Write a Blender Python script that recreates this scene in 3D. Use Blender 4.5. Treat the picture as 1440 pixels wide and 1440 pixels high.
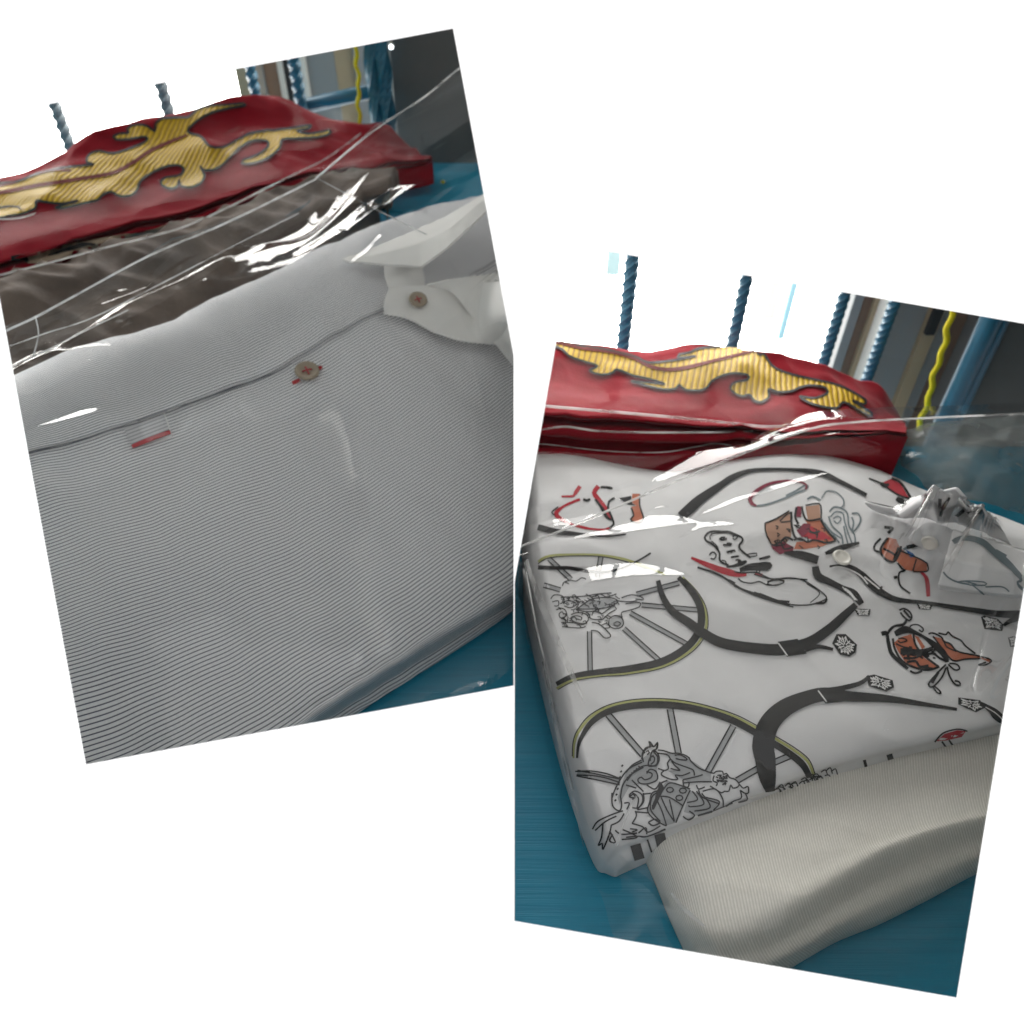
import bpy, bmesh, math, random
from mathutils import Vector, Matrix, noise
from mathutils.bvhtree import BVHTree
from mathutils.geometry import delaunay_2d_cdt

random.seed(7)
for o in list(bpy.data.objects):
    bpy.data.objects.remove(o)
scene = bpy.context.scene
C = scene.collection

# ------------------------------------------------------------------ camera
F = 1000.0                       # focal length in photograph pixels (1440 wide)
TH = math.radians(40)
H = 0.24                         # lens height above the table tops
cd = bpy.data.cameras.new('camera')
cam = bpy.data.objects.new('camera', cd)
C.objects.link(cam)
cam.location = (0, 0, H)
cam.rotation_euler = (math.radians(90) - TH, 0, 0)
cd.sensor_width = 36.0
cd.lens = 36.0 * F / 1440.0
cd.clip_start = 0.01
cd.clip_end = 50
scene.camera = cam
cd.dof.use_dof = True
cd.dof.focus_distance = 0.225
cd.dof.aperture_fstop = 25.0 / 1.7     # lens 25 mm -> about a 1.7 mm pupil

# ------------------------------------------------------------------ world and exposure
w = bpy.data.worlds.new('World')
scene.world = w
w.use_nodes = True
bg = w.node_tree.nodes['Background']
bg.inputs[0].default_value = (1.0, 1.0, 1.0, 1)
bg.inputs[1].default_value = 0.6
SKY_STRENGTH = 12.5               # blown-out daylight outside the two barred windows
scene.view_settings.view_transform = 'Standard'
scene.view_settings.look = 'None'
scene.view_settings.gamma = 1
scene.view_settings.exposure = 0
scene.view_settings.use_curve_mapping = False
scene.cycles.max_bounces = 14
scene.cycles.transparent_max_bounces = 32

# two fill lights added beside the white board, raking its face to whiten it
for sx in (-1, 1):
    ld_ = bpy.data.lights.new('board_fill_light', 'AREA')
    ld_.shape = 'RECTANGLE'; ld_.size = 0.10; ld_.size_y = 0.9
    ld_.energy = 11.5
    lo = bpy.data.objects.new('board_fill_light', ld_)
    C.objects.link(lo)
    # the board stands square to the view, 0.165 m before the lens; fill lights stand 0.10 m in front of its face
    fw = Vector((0, math.cos(TH), -math.sin(TH)))
    lo.location = Vector((0, 0, H)) + fw * 0.065 + Vector((0.62 * sx, 0, 0))
    tgt = Vector((0, 0, H)) + fw * 0.165
    zax = (lo.location - tgt).normalized()
    yax = Vector((0, math.sin(TH), math.cos(TH)))
    xax = yax.cross(zax).normalized(); yax = zax.cross(xax)
    lo.rotation_euler = Matrix((xax, yax, zax)).transposed().to_euler()

# ------------------------------------------------------------------ projection helpers
FW = Vector((0, math.cos(TH), -math.sin(TH)))
UP = Vector((0, math.sin(TH), math.cos(TH)))
RT = Vector((1, 0, 0))
CP = Vector((0, 0, H))


def ray(px, py):
    return FW + RT * ((px - 720) / F) + UP * ((720 - py) / F)


def at_z(px, py, z):
    d = ray(px, py)
    return CP + d * ((z - H) / d.z)


def at_y(px, py, y):
    d = ray(px, py)
    return CP + d * (y / d.y)


def at_d(px, py, dep):
    return CP + ray(px, py) * dep


def z_on(px, py, spec, plane=None):
    """height of a control point: number = height, ('y',v) = stands at depth v, ('p',dz) = on the plane + dz"""
    if isinstance(spec, (int, float)):
        return spec
    if spec[0] == 'y':
        return at_y(px, py, spec[1]).z
    z0, a, b = plane
    d = ray(px, py)
    t = (z0 - H) / (d.z - a * d.x - b * d.y)
    return H + d.z * t + spec[1]


# ------------------------------------------------------------------ materials
def mat(name, col, rough=0.8, spec=0.3, **kw):
    m = bpy.data.materials.new(name)
    m.use_nodes = True
    b = m.node_tree.nodes['Principled BSDF']
    b.inputs['Base Color'].default_value = (*col, 1)
    b.inputs['Roughness'].default_value = rough
    b.inputs['Specular IOR Level'].default_value = spec
    for k, v in kw.items():
        b.inputs[k.replace('_', ' ')].default_value = v
    return m


def N(m, typ, **kw):
    n = m.node_tree.nodes.new(typ)
    for k, v in kw.items():
        if hasattr(n, k):
            setattr(n, k, v)
        else:
            n.inputs[k.replace('_', ' ')].default_value = v
    return n


def L(m, a, b):
    m.node_tree.links.new(a, b)


def BS(m):
    return m.node_tree.nodes['Principled BSDF']


def mottled(m, c1, c2, scale, bump=0.0, bscale=None, detail=4, bdist=0.001):
    tc = N(m, 'ShaderNodeTexCoord')
    n = N(m, 'ShaderNodeTexNoise', Scale=scale, Detail=detail)
    L(m, tc.outputs['Object'], n.inputs['Vector'])
    r = N(m, 'ShaderNodeMix', data_type='RGBA')
    r.inputs[6].default_value = (*c1, 1)
    r.inputs[7].default_value = (*c2, 1)
    L(m, n.outputs['Fac'], r.inputs[0])
    L(m, r.outputs[2], BS(m).inputs['Base Color'])
    if bump:
        n2 = N(m, 'ShaderNodeTexNoise', Scale=bscale or scale * 8, Detail=3.0)
        L(m, tc.outputs['Object'], n2.inputs['Vector'])
        b = N(m, 'ShaderNodeBump', Strength=bump, Distance=bdist)
        L(m, n2.outputs['Fac'], b.inputs['Height'])
        L(m, b.outputs['Normal'], BS(m).inputs['Normal'])
    return m


def stripe_mat(name, base, line, pitch, duty, bump=0.0, soft=0.12, vcoord=True, rough=0.85):
    """fabric with woven lines laid by the UV map (metres)"""
    m = mat(name, base, rough, 0.15)
    uv = N(m, 'ShaderNodeUVMap')
    sep = N(m, 'ShaderNodeSeparateXYZ')
    L(m, uv.outputs['UV'], sep.inputs[0])
    dv = N(m, 'ShaderNodeMath', operation='DIVIDE')
    dv.inputs[1].default_value = pitch
    L(m, sep.outputs[1 if vcoord else 0], dv.inputs[0])
    fr = N(m, 'ShaderNodeMath', operation='PINGPONG')
    fr.inputs[1].default_value = 0.5
    L(m, dv.outputs[0], fr.inputs[0])
    mr = N(m, 'ShaderNodeMapRange')
    mr.interpolation_type = 'SMOOTHSTEP'
    mr.inputs['From Min'].default_value = duty * 0.5 - soft * 0.5
    mr.inputs['From Max'].default_value = duty * 0.5 + soft * 0.5
    mr.inputs['To Min'].default_value = 1
    mr.inputs['To Max'].default_value = 0
    L(m, fr.outputs[0], mr.inputs['Value'])
    tc = N(m, 'ShaderNodeTexCoord')
    nz = N(m, 'ShaderNodeTexNoise', Scale=900.0, Detail=2.0)
    L(m, tc.outputs['Object'], nz.inputs['Vector'])
    mo = N(m, 'ShaderNodeMix', data_type='RGBA')
    mo.inputs[6].default_value = (*[c * 0.86 for c in base], 1)
    mo.inputs[7].default_value = (*[min(1, c * 1.1) for c in base], 1)
    L(m, nz.outputs['Fac'], mo.inputs[0])
    mx = N(m, 'ShaderNodeMix', data_type='RGBA')
    mx.inputs[7].default_value = (*line, 1)
    L(m, mo.outputs[2], mx.inputs[6])
    L(m, mr.outputs['Result'], mx.inputs[0])
    L(m, mx.outputs[2], BS(m).inputs['Base Color'])
    if bump:
        b = N(m, 'ShaderNodeBump', Strength=bump, Distance=0.0006, invert=True)
        L(m, mr.outputs['Result'], b.inputs['Height'])
        L(m, b.outputs['Normal'], BS(m).inputs['Normal'])
    return m


def film_mat(name, f0=0.072, graze=0.6, rough=0.035, tint=0.97, bump=0.15, bscale=60.0):
    m = bpy.data.materials.new(name)
    m.use_nodes = True
    nt = m.node_tree
    nt.nodes.clear()
    out = N(m, 'ShaderNodeOutputMaterial')
    tr = N(m, 'ShaderNodeBsdfTransparent', Color=(tint, tint, tint * 0.995, 1))
    gl = N(m, 'ShaderNodeBsdfGlossy', Roughness=rough)
    lw = N(m, 'ShaderNodeLayerWeight')
    lw.inputs['Blend'].default_value = 0.5
    pw = N(m, 'ShaderNodeMath', operation='POWER')
    pw.inputs[1].default_value = 4.6
    L(m, lw.outputs['Facing'], pw.inputs[0])
    ma = N(m, 'ShaderNodeMath', operation='MULTIPLY_ADD', use_clamp=True)
    ma.inputs[1].default_value = graze
    ma.inputs[2].default_value = f0
    L(m, pw.outputs[0], ma.inputs[0])
    mx = N(m, 'ShaderNodeMixShader')
    L(m, ma.outputs[0], mx.inputs[0])
    L(m, tr.outputs[0], mx.inputs[1])
    L(m, gl.outputs[0], mx.inputs[2])
    tc = N(m, 'ShaderNodeTexCoord')
    nz = N(m, 'ShaderNodeTexNoise', Scale=bscale, Detail=3.0)
    L(m, tc.outputs['Object'], nz.inputs['Vector'])
    b = N(m, 'ShaderNodeBump', Strength=bump, Distance=0.001)
    L(m, nz.outputs['Fac'], b.inputs['Height'])
    for n in (gl, lw):
        L(m, b.outputs['Normal'], n.inputs['Normal'])
    L(m, mx.outputs[0], out.inputs['Surface'])
    return m


M = {}
M['board'] = mat('white_board', (0.93, 0.93, 0.93), 0.9, 0.1)
M['film'] = film_mat('clear_film')
M['film_soft'] = film_mat('clear_film_soft', 0.006, 0.030, 0.20, 0.97, 0.3, 90.0)


def cloudy(name, f0, graze, rough, lo, hi, col, scale):
    """film with diffuse colour: whitened folds and seals, painted glare and wall reflection"""
    m = film_mat(name, f0, graze, rough, 0.9, 0.3, 200.0)
    mx = [n for n in m.node_tree.nodes if n.type == 'MIX_SHADER'][0]
    df = N(m, 'ShaderNodeBsdfDiffuse', Color=(*col, 1))
    tl = N(m, 'ShaderNodeBsdfTranslucent', Color=(*col, 1))
    m1 = N(m, 'ShaderNodeMixShader'); L(m, df.outputs[0], m1.inputs[1]); L(m, tl.outputs[0], m1.inputs[2])
    tc = N(m, 'ShaderNodeTexCoord'); nz = N(m, 'ShaderNodeTexNoise', Scale=scale, Detail=2.0); L(m, tc.outputs['Object'], nz.inputs['Vector'])
    mr = N(m, 'ShaderNodeMapRange'); mr.inputs['From Min'].default_value = 0.35; mr.inputs['From Max'].default_value = 0.68
    mr.inputs['To Min'].default_value = lo; mr.inputs['To Max'].default_value = hi
    L(m, nz.outputs['Fac'], mr.inputs['Value'])
    m2 = N(m, 'ShaderNodeMixShader'); L(m, mr.outputs[0], m2.inputs[0]); L(m, mx.outputs[0], m2.inputs[1]); L(m, m1.outputs[0], m2.inputs[2])
    L(m, m2.outputs[0], [n for n in m.node_tree.nodes if n.type == 'OUTPUT_MATERIAL'][0].inputs['Surface'])
    return m


M['crease'] = cloudy('film_crease_glare', 0.10, 0.6, 0.12, 0.1, 0.85, (0.85, 0.85, 0.85), 60.0)
M['film_reflection'] = cloudy('film_reflection_tint', 0.06, 0.7, 0.12, 0.42, 0.78, (0.26, 0.27, 0.26), 40.0)  # grey in the colour stands for the wall reflected in the film
M['stripe'] = stripe_mat('striped_cotton', (0.90, 0.90, 0.92), (0.05, 0.055, 0.10), 0.00165, 0.25)
M['white'] = mottled(mat('white_cotton', (0.78, 0.77, 0.76), 0.85, 0.15), (0.66, 0.66, 0.67), (0.73, 0.73, 0.74), 120, 0.15, 2500, bdist=0.0003)
M['collar'] = mottled(mat('white_collar_cotton', (0.8, 0.79, 0.77), 0.85, 0.15), (0.85, 0.84, 0.82), (0.91, 0.90, 0.88), 90, 0.2, 1800, bdist=0.0003)
M['rib'] = stripe_mat('cream_ribbed_cotton', (0.82, 0.80, 0.75), (0.60, 0.58, 0.52), 0.00095, 0.5, 0.3, 0.6, vcoord=False)
M['red'] = mottled(mat('red_cotton', (0.30, 0.012, 0.025), 0.95, 0.1, Sheen_Weight=0.08, Sheen_Roughness=0.4), (0.16, 0.004, 0.010), (0.26, 0.008, 0.018), 60, 0.5, 700, bdist=0.0004)
M['dark'] = mottled(mat('dark_cotton', (0.03, 0.025, 0.025), 0.8, 0.3), (0.012, 0.008, 0.008), (0.22, 0.17, 0.14), 30, 0.4, 300)
M['grey_cloth'] = mottled(mat('grey_cotton', (0.3, 0.28, 0.26), 0.85), (0.22, 0.2, 0.18), (0.42, 0.40, 0.37), 30)
M['tan_print'] = mat('tan_print', (0.34, 0.26, 0.19), 0.8)
M['gold_line'] = mat('brown_vein_thread', (0.13, 0.02, 0.015), 0.8)
M['ink'] = mat('black_print', (0.012, 0.012, 0.013), 0.7)
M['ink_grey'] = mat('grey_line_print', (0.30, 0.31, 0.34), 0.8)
M['fill_grey'] = mat('grey_tint_print', (0.36, 0.37, 0.38), 0.85)
M['fill_white'] = mat('white_print', (0.72, 0.72, 0.72), 0.85)
M['lime'] = mat('yellow_green_print', (0.42, 0.43, 0.16), 0.8)
M['pred'] = mat('red_print', (0.42, 0.03, 0.045), 0.8)
M['pdred'] = mat('dark_red_print', (0.20, 0.025, 0.05), 0.8)
M['porange'] = mat('orange_print', (0.46, 0.15, 0.085), 0.8)
M['pbrown'] = mat('tan_brown_print', (0.40, 0.23, 0.16), 0.8)
M['pblue'] = mat('blue_print', (0.03, 0.12, 0.35), 0.8)
M['pslate'] = mat('slate_print', (0.16, 0.20, 0.22), 0.8)
M['btn_olive'] = mottled(mat('olive_horn', (0.17, 0.13, 0.08), 0.35, 0.5), (0.26, 0.20, 0.13), (0.42, 0.34, 0.24), 400)
M['btn_white'] = mat('pearl_plastic', (0.78, 0.76, 0.70), 0.25, 0.5)
M['thread'] = mat('red_thread', (0.45, 0.012, 0.02), 0.8)
M['wthread'] = mat('white_thread', (0.85, 0.85, 0.85), 0.8)
M['yellow'] = mat('yellow_string', (0.62, 0.55, 0.01), 0.7)
M['wall'] = mottled(mat('grey_plaster', (0.13, 0.13, 0.125), 0.9), (0.11, 0.112, 0.108), (0.15, 0.15, 0.145), 12, 0.2, 200)
M['case'] = mat('grey_side_block', (0.30, 0.30, 0.30), 0.9)  # for the added unseen side panels that block light
M['card'] = mat('pale_card_back', (0.33, 0.33, 0.32), 0.95, 0.05)
M['bag_reflector'] = mat('added_pale_partition', (0.6, 0.6, 0.6), 0.9, 0.1)  # added divider, kept pale to reflect in the side of the bag
M['tan_b'] = mat('tan_board', (0.36, 0.28, 0.18), 0.7)
M['brown_b'] = mat('brown_board', (0.22, 0.15, 0.11), 0.7)
M['grey_b'] = mat('grey_panel', (0.24, 0.25, 0.25), 0.7)
M['pale_b'] = mat('pale_panel', (0.7, 0.68, 0.62), 0.6)
M['dark_b'] = mat('dark_panel', (0.03, 0.03, 0.03), 0.7)
M['far_grey'] = mat('far_pale_grey', (0.85, 0.85, 0.85), 0.6)
M['far_blue'] = mat('far_pale_blue', (0.35, 0.62, 0.75), 0.6)
M['cyan_b'] = mat('pale_cyan_panel', (0.55, 0.75, 0.78), 0.6)
M['bar'] = mottled(mat('teal_iron_paint', (0.012, 0.11, 0.18), 0.4, 0.5), (0.008, 0.085, 0.15), (0.016, 0.14, 0.22), 60)
M['bar_grey'] = mottled(mat('hazed_iron_paint', (0.13, 0.17, 0.19), 0.55, 0.4), (0.10, 0.13, 0.15), (0.18, 0.21, 0.22), 60)  # window glare over the left bars, put into their colour

# gold embroidery: thread rows drawn across the scroll
m = mat('gold_embroidery', (0.55, 0.33, 0.03), 0.6, 0.4)
uv = N(m, 'ShaderNodeTexCoord')
wv = N(m, 'ShaderNodeTexWave', Scale=105.0, Distortion=1.6, Detail=2.0, Detail_Scale=1.5)
mp = N(m, 'ShaderNodeMapping')
mp.inputs['Rotation'].default_value = (0, 0, math.radians(15))
L(m, uv.outputs['Object'], mp.inputs[0])
L(m, mp.outputs[0], wv.inputs['Vector'])
rmp = N(m, 'ShaderNodeValToRGB')
rmp.color_ramp.elements[0].color = (0.27, 0.13, 0.003, 1)
rmp.color_ramp.elements[0].position = 0.0
rmp.color_ramp.elements[1].color = (0.68, 0.43, 0.002, 1)
rmp.color_ramp.elements[1].position = 0.36
L(m, wv.outputs['Fac'], rmp.inputs[0])
nz = N(m, 'ShaderNodeTexNoise', Scale=700.0, Detail=2.0)
L(m, uv.outputs['Object'], nz.inputs['Vector'])
hv = N(m, 'ShaderNodeMix', data_type='RGBA', blend_type='MULTIPLY')
hv.inputs[0].default_value = 0.4
L(m, rmp.outputs[0], hv.inputs[6])
L(m, nz.outputs['Fac'], hv.inputs[7])
L(m, hv.outputs[2], BS(m).inputs['Base Color'])
bp = N(m, 'ShaderNodeBump', Strength=0.5, Distance=0.0008)
L(m, wv.outputs['Fac'], bp.inputs['Height'])
L(m, bp.outputs[0], BS(m).inputs['Normal'])
M['gold'] = m


def paint_mat(name, c1, c2):
    """brushed gloss paint on wood: long horizontal brush marks"""
    m = mat(name, c1, 0.42, 0.5)
    tc = N(m, 'ShaderNodeTexCoord')
    mp = N(m, 'ShaderNodeMapping')
    mp.inputs['Scale'].default_value = (6, 320, 40)
    mp.inputs['Rotation'].default_value = (0, 0, math.radians(-4))
    L(m, tc.outputs['Object'], mp.inputs[0])
    n = N(m, 'ShaderNodeTexNoise', Scale=1.6, Detail=5.0, Roughness=0.65)
    L(m, mp.outputs[0], n.inputs['Vector'])
    r = N(m, 'ShaderNodeMix', data_type='RGBA')
    r.inputs[6].default_value = (*c1, 1)
    r.inputs[7].default_value = (*c2, 1)
    L(m, n.outputs['Fac'], r.inputs[0])
    L(m, r.outputs[2], BS(m).inputs['Base Color'])
    b = N(m, 'ShaderNodeBump', Strength=0.7, Distance=0.0007)
    L(m, n.outputs['Fac'], b.inputs['Height'])
    L(m, b.outputs[0], BS(m).inputs['Normal'])
    return m


M['teal'] = paint_mat('teal_wood_paint', (0.006, 0.19, 0.32), (0.014, 0.33, 0.50))

m = bpy.data.materials.new('daylight')
m.use_nodes = True
m.node_tree.nodes.clear()
em = N(m, 'ShaderNodeEmission', Color=(1.0, 0.985, 0.95, 1), Strength=SKY_STRENGTH)
ou = N(m, 'ShaderNodeOutputMaterial')
L(m, em.outputs[0], ou.inputs[0])
M['sky'] = m


# ------------------------------------------------------------------ object helpers
def tag(o, label=None, cat=None, group=None, kind=None):
    if label: o['label'] = label
    if cat: o['category'] = cat
    if group: o['group'] = group
    if kind: o['kind'] = kind
    return o


def mesh_obj(name, verts, faces, material, parent=None, smooth=True, uvs=None, normals=False):
    me = bpy.data.meshes.new(name)
    me.from_pydata([tuple(v) for v in verts], [], faces)
    me.update()
    if uvs is not None:
        ul = me.uv_layers.new(name='UVMap')
        for lp in me.loops:
            ul.data[lp.index].uv = uvs[lp.vertex_index]
    if normals:
        bm = bmesh.new(); bm.from_mesh(me)
        bmesh.ops.recalc_face_normals(bm, faces=bm.faces)
        bm.to_mesh(me); bm.free()
    if smooth:
        me.polygons.foreach_set('use_smooth', [True] * len(me.polygons))
    o = bpy.data.objects.new(name, me)
    C.objects.link(o)
    if material: me.materials.append(material)
    if parent: o.parent = parent
    return o


def empty(name, label, cat, group=None):
    o = bpy.data.objects.new(name, None)
    o.empty_display_size = 0.02
    C.objects.link(o)
    return tag(o, label, cat, group)


def box_geo(x0, x1, y0, y1, z0, z1):
    v = [(x, y, z) for z in (z0, z1) for y in (y0, y1) for x in (x0, x1)]
    f = [(0, 2, 3, 1), (4, 5, 7, 6), (0, 1, 5, 4), (2, 6, 7, 3), (0, 4, 6, 2), (1, 3, 7, 5)]
    return v, f


def box(name, x0, x1, y0, y1, z0, z1, material, parent=None, bevel=0.0):
    v, f = box_geo(x0, x1, y0, y1, z0, z1)
    o = mesh_obj(name, v, f, material, parent, smooth=False)
    if bevel:
        md = o.modifiers.new('bevel', 'BEVEL'); md.width = bevel; md.segments = 3
    return o


def tangent(a, b, k):
    if k == 1: return 0.5 * (a + b)
    return 0.0 if a * b <= 0 else 2 * a * b / (a + b)      # heights never overshoot


def curve_at(pts, x, lin=False):
    """smooth value of a polyline of (x, a, b) at x"""
    n = len(pts)
    i = 0
    while i < n - 2 and x > pts[i + 1][0]:
        i += 1
    p1, p2 = pts[i], pts[i + 1]
    h = p2[0] - p1[0]
    t = (x - p1[0]) / h if h else 0
    t = max(0.0, min(1.0, t))
    out = []
    if lin:
        return [p1[k] * (1 - t) + p2[k] * t for k in (1, 2)]
    for k in (1, 2):
        d = (p2[k] - p1[k]) / h if h else 0
        m1 = d if i == 0 else tangent(d, (p1[k] - pts[i - 1][k]) / (p1[0] - pts[i - 1][0]), k)
        m2 = d if i + 2 >= n else tangent(d, (pts[i + 2][k] - p2[k]) / (pts[i + 2][0] - p2[0]), k)
        h00 = 2*t**3 - 3*t*t + 1; h10 = t**3 - 2*t*t + t; h01 = -2*t**3 + 3*t*t; h11 = t**3 - t*t
        out.append(h00 * p1[k] + h10 * h * m1 + h01 * p2[k] + h11 * h * m2)
    return out


def cr(p0, p1, p2, p3, t):
    return 0.5 * ((2*p1) + (-p0 + p2)*t + (2*p0 - 5*p1 + 4*p2 - p3)*t*t + (-p0 + 3*p1 - 3*p2 + p3)*t**3)


def net(rows, nu, nv, plane=None, linear=False):
    """rows of (px, py, height) running left to right -> grid of world points.
    nv = sub-rows per row interval (int or list)"""
    R = []
    for r in rows:
        q = []
        for p in r:
            q.append((p[0], p[1], z_on(p[0], p[1], p[2], plane)))
        x0, x1 = q[0][0], q[-1][0]
        row = []
        for j in range(nu + 1):
            x = x0 + (x1 - x0) * j / nu
            y, z = curve_at(q, x, linear)
            row.append((x, y, z))
        R.append(row)
    n = len(R)
    grid = []
    vcoord = []
    for i in range(n - 1):
        k = nv if isinstance(nv, int) else nv[i]
        a, b = R[max(0, i - 1)], R[i]
        c, d = R[i + 1], R[min(n - 1, i + 2)]
        for s in range(k + (1 if i == n - 2 else 0)):
            t = s / k
            line = []
            for j in range(nu + 1):
                if linear:
                    q = [b[j][c_] * (1 - t) + c[j][c_] * t for c_ in range(3)]
                else:
                    q = [cr(a[j][c_], b[j][c_], c[j][c_], d[j][c_], t) for c_ in range(3)]
                line.append(at_z(q[0], q[1], q[2]))
            grid.append(line)
    return grid


def displace(grid, fn):
    for line in grid:
        for p in line:
            p.z += fn(p)


def grid_obj(name, grid, material, parent=None, skirt=None, uvdir=None, solid=0.0, flip=False):
    nr, nc = len(grid), len(grid[0])
    verts = [p for line in grid for p in line]
    # UV in metres: v = mean travelled length over the rows, u = mean travelled length over the columns
    vs = [0.0]
    for i in range(1, nr):
        c = nc // 2
        vs.append(vs[-1] + (grid[i][c] - grid[i-1][c]).length)
    us = [0.0]
    r = nr // 2
    for j in range(1, nc):
        us.append(us[-1] + (grid[r][j] - grid[r][j-1]).length)
    uvs = [(us[j], vs[i]) for i in range(nr) for j in range(nc)]
    faces = []
    for i in range(nr - 1):
        for j in range(nc - 1):
            a = i * nc + j
            faces.append((a, a + nc, a + nc + 1)); faces.append((a, a + nc + 1, a + 1))
    if skirt is not None:
        loop = [j for j in range(nc)] + [i * nc + nc - 1 for i in range(1, nr)] + \
               [(nr - 1) * nc + j for j in range(nc - 2, -1, -1)] + [i * nc for i in range(nr - 2, 0, -1)]
        base = len(verts)
        for k in loop:
            p = verts[k]
            verts.append(Vector((p.x, p.y, p.z + skirt if skirt < 0 else min(skirt, p.z - 0.0005))))
            uvs.append((uvs[k][0], uvs[k][1] + max(0, p.z - skirt)))
        n = len(loop)
        for k in range(n):
            a, b = loop[k], loop[(k + 1) % n]
            faces.append((a, b, base + (k + 1) % n)); faces.append((a, base + (k + 1) % n, base + k))
    o = mesh_obj(name, verts, faces, material, parent, True, uvs, normals=True)
    if solid:
        md = o.modifiers.new('thickness', 'SOLIDIFY'); md.thickness = solid; md.offset = -1
    return o, verts, faces


class Solid:
    """collects opaque world geometry to rest films and prints on"""
    def __init__(self):
        self.v, self.f = [], []
        self.tree = None

    def add(self, verts, faces):
        b = len(self.v)
        self.v += [Vector(p) for p in verts]
        self.f += [tuple(i + b for i in q) for q in faces]
        self.tree = None

    def bvh(self):
        if not self.tree:
            self.tree = BVHTree.FromPolygons(self.v, self.f)
        return self.tree

    def lift(self, p, gap):
        hit = self.bvh().ray_cast(Vector((p.x, p.y, 1.0)), Vector((0, 0, -1)))
        if hit[0] is not None and p.z < hit[0].z + gap:
            p.z = hit[0].z + gap


LS, RS = Solid(), Solid()


def tree_of(verts, faces):
    return BVHTree.FromPolygons([Vector(p) for p in verts], [tuple(q) for q in faces])


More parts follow.
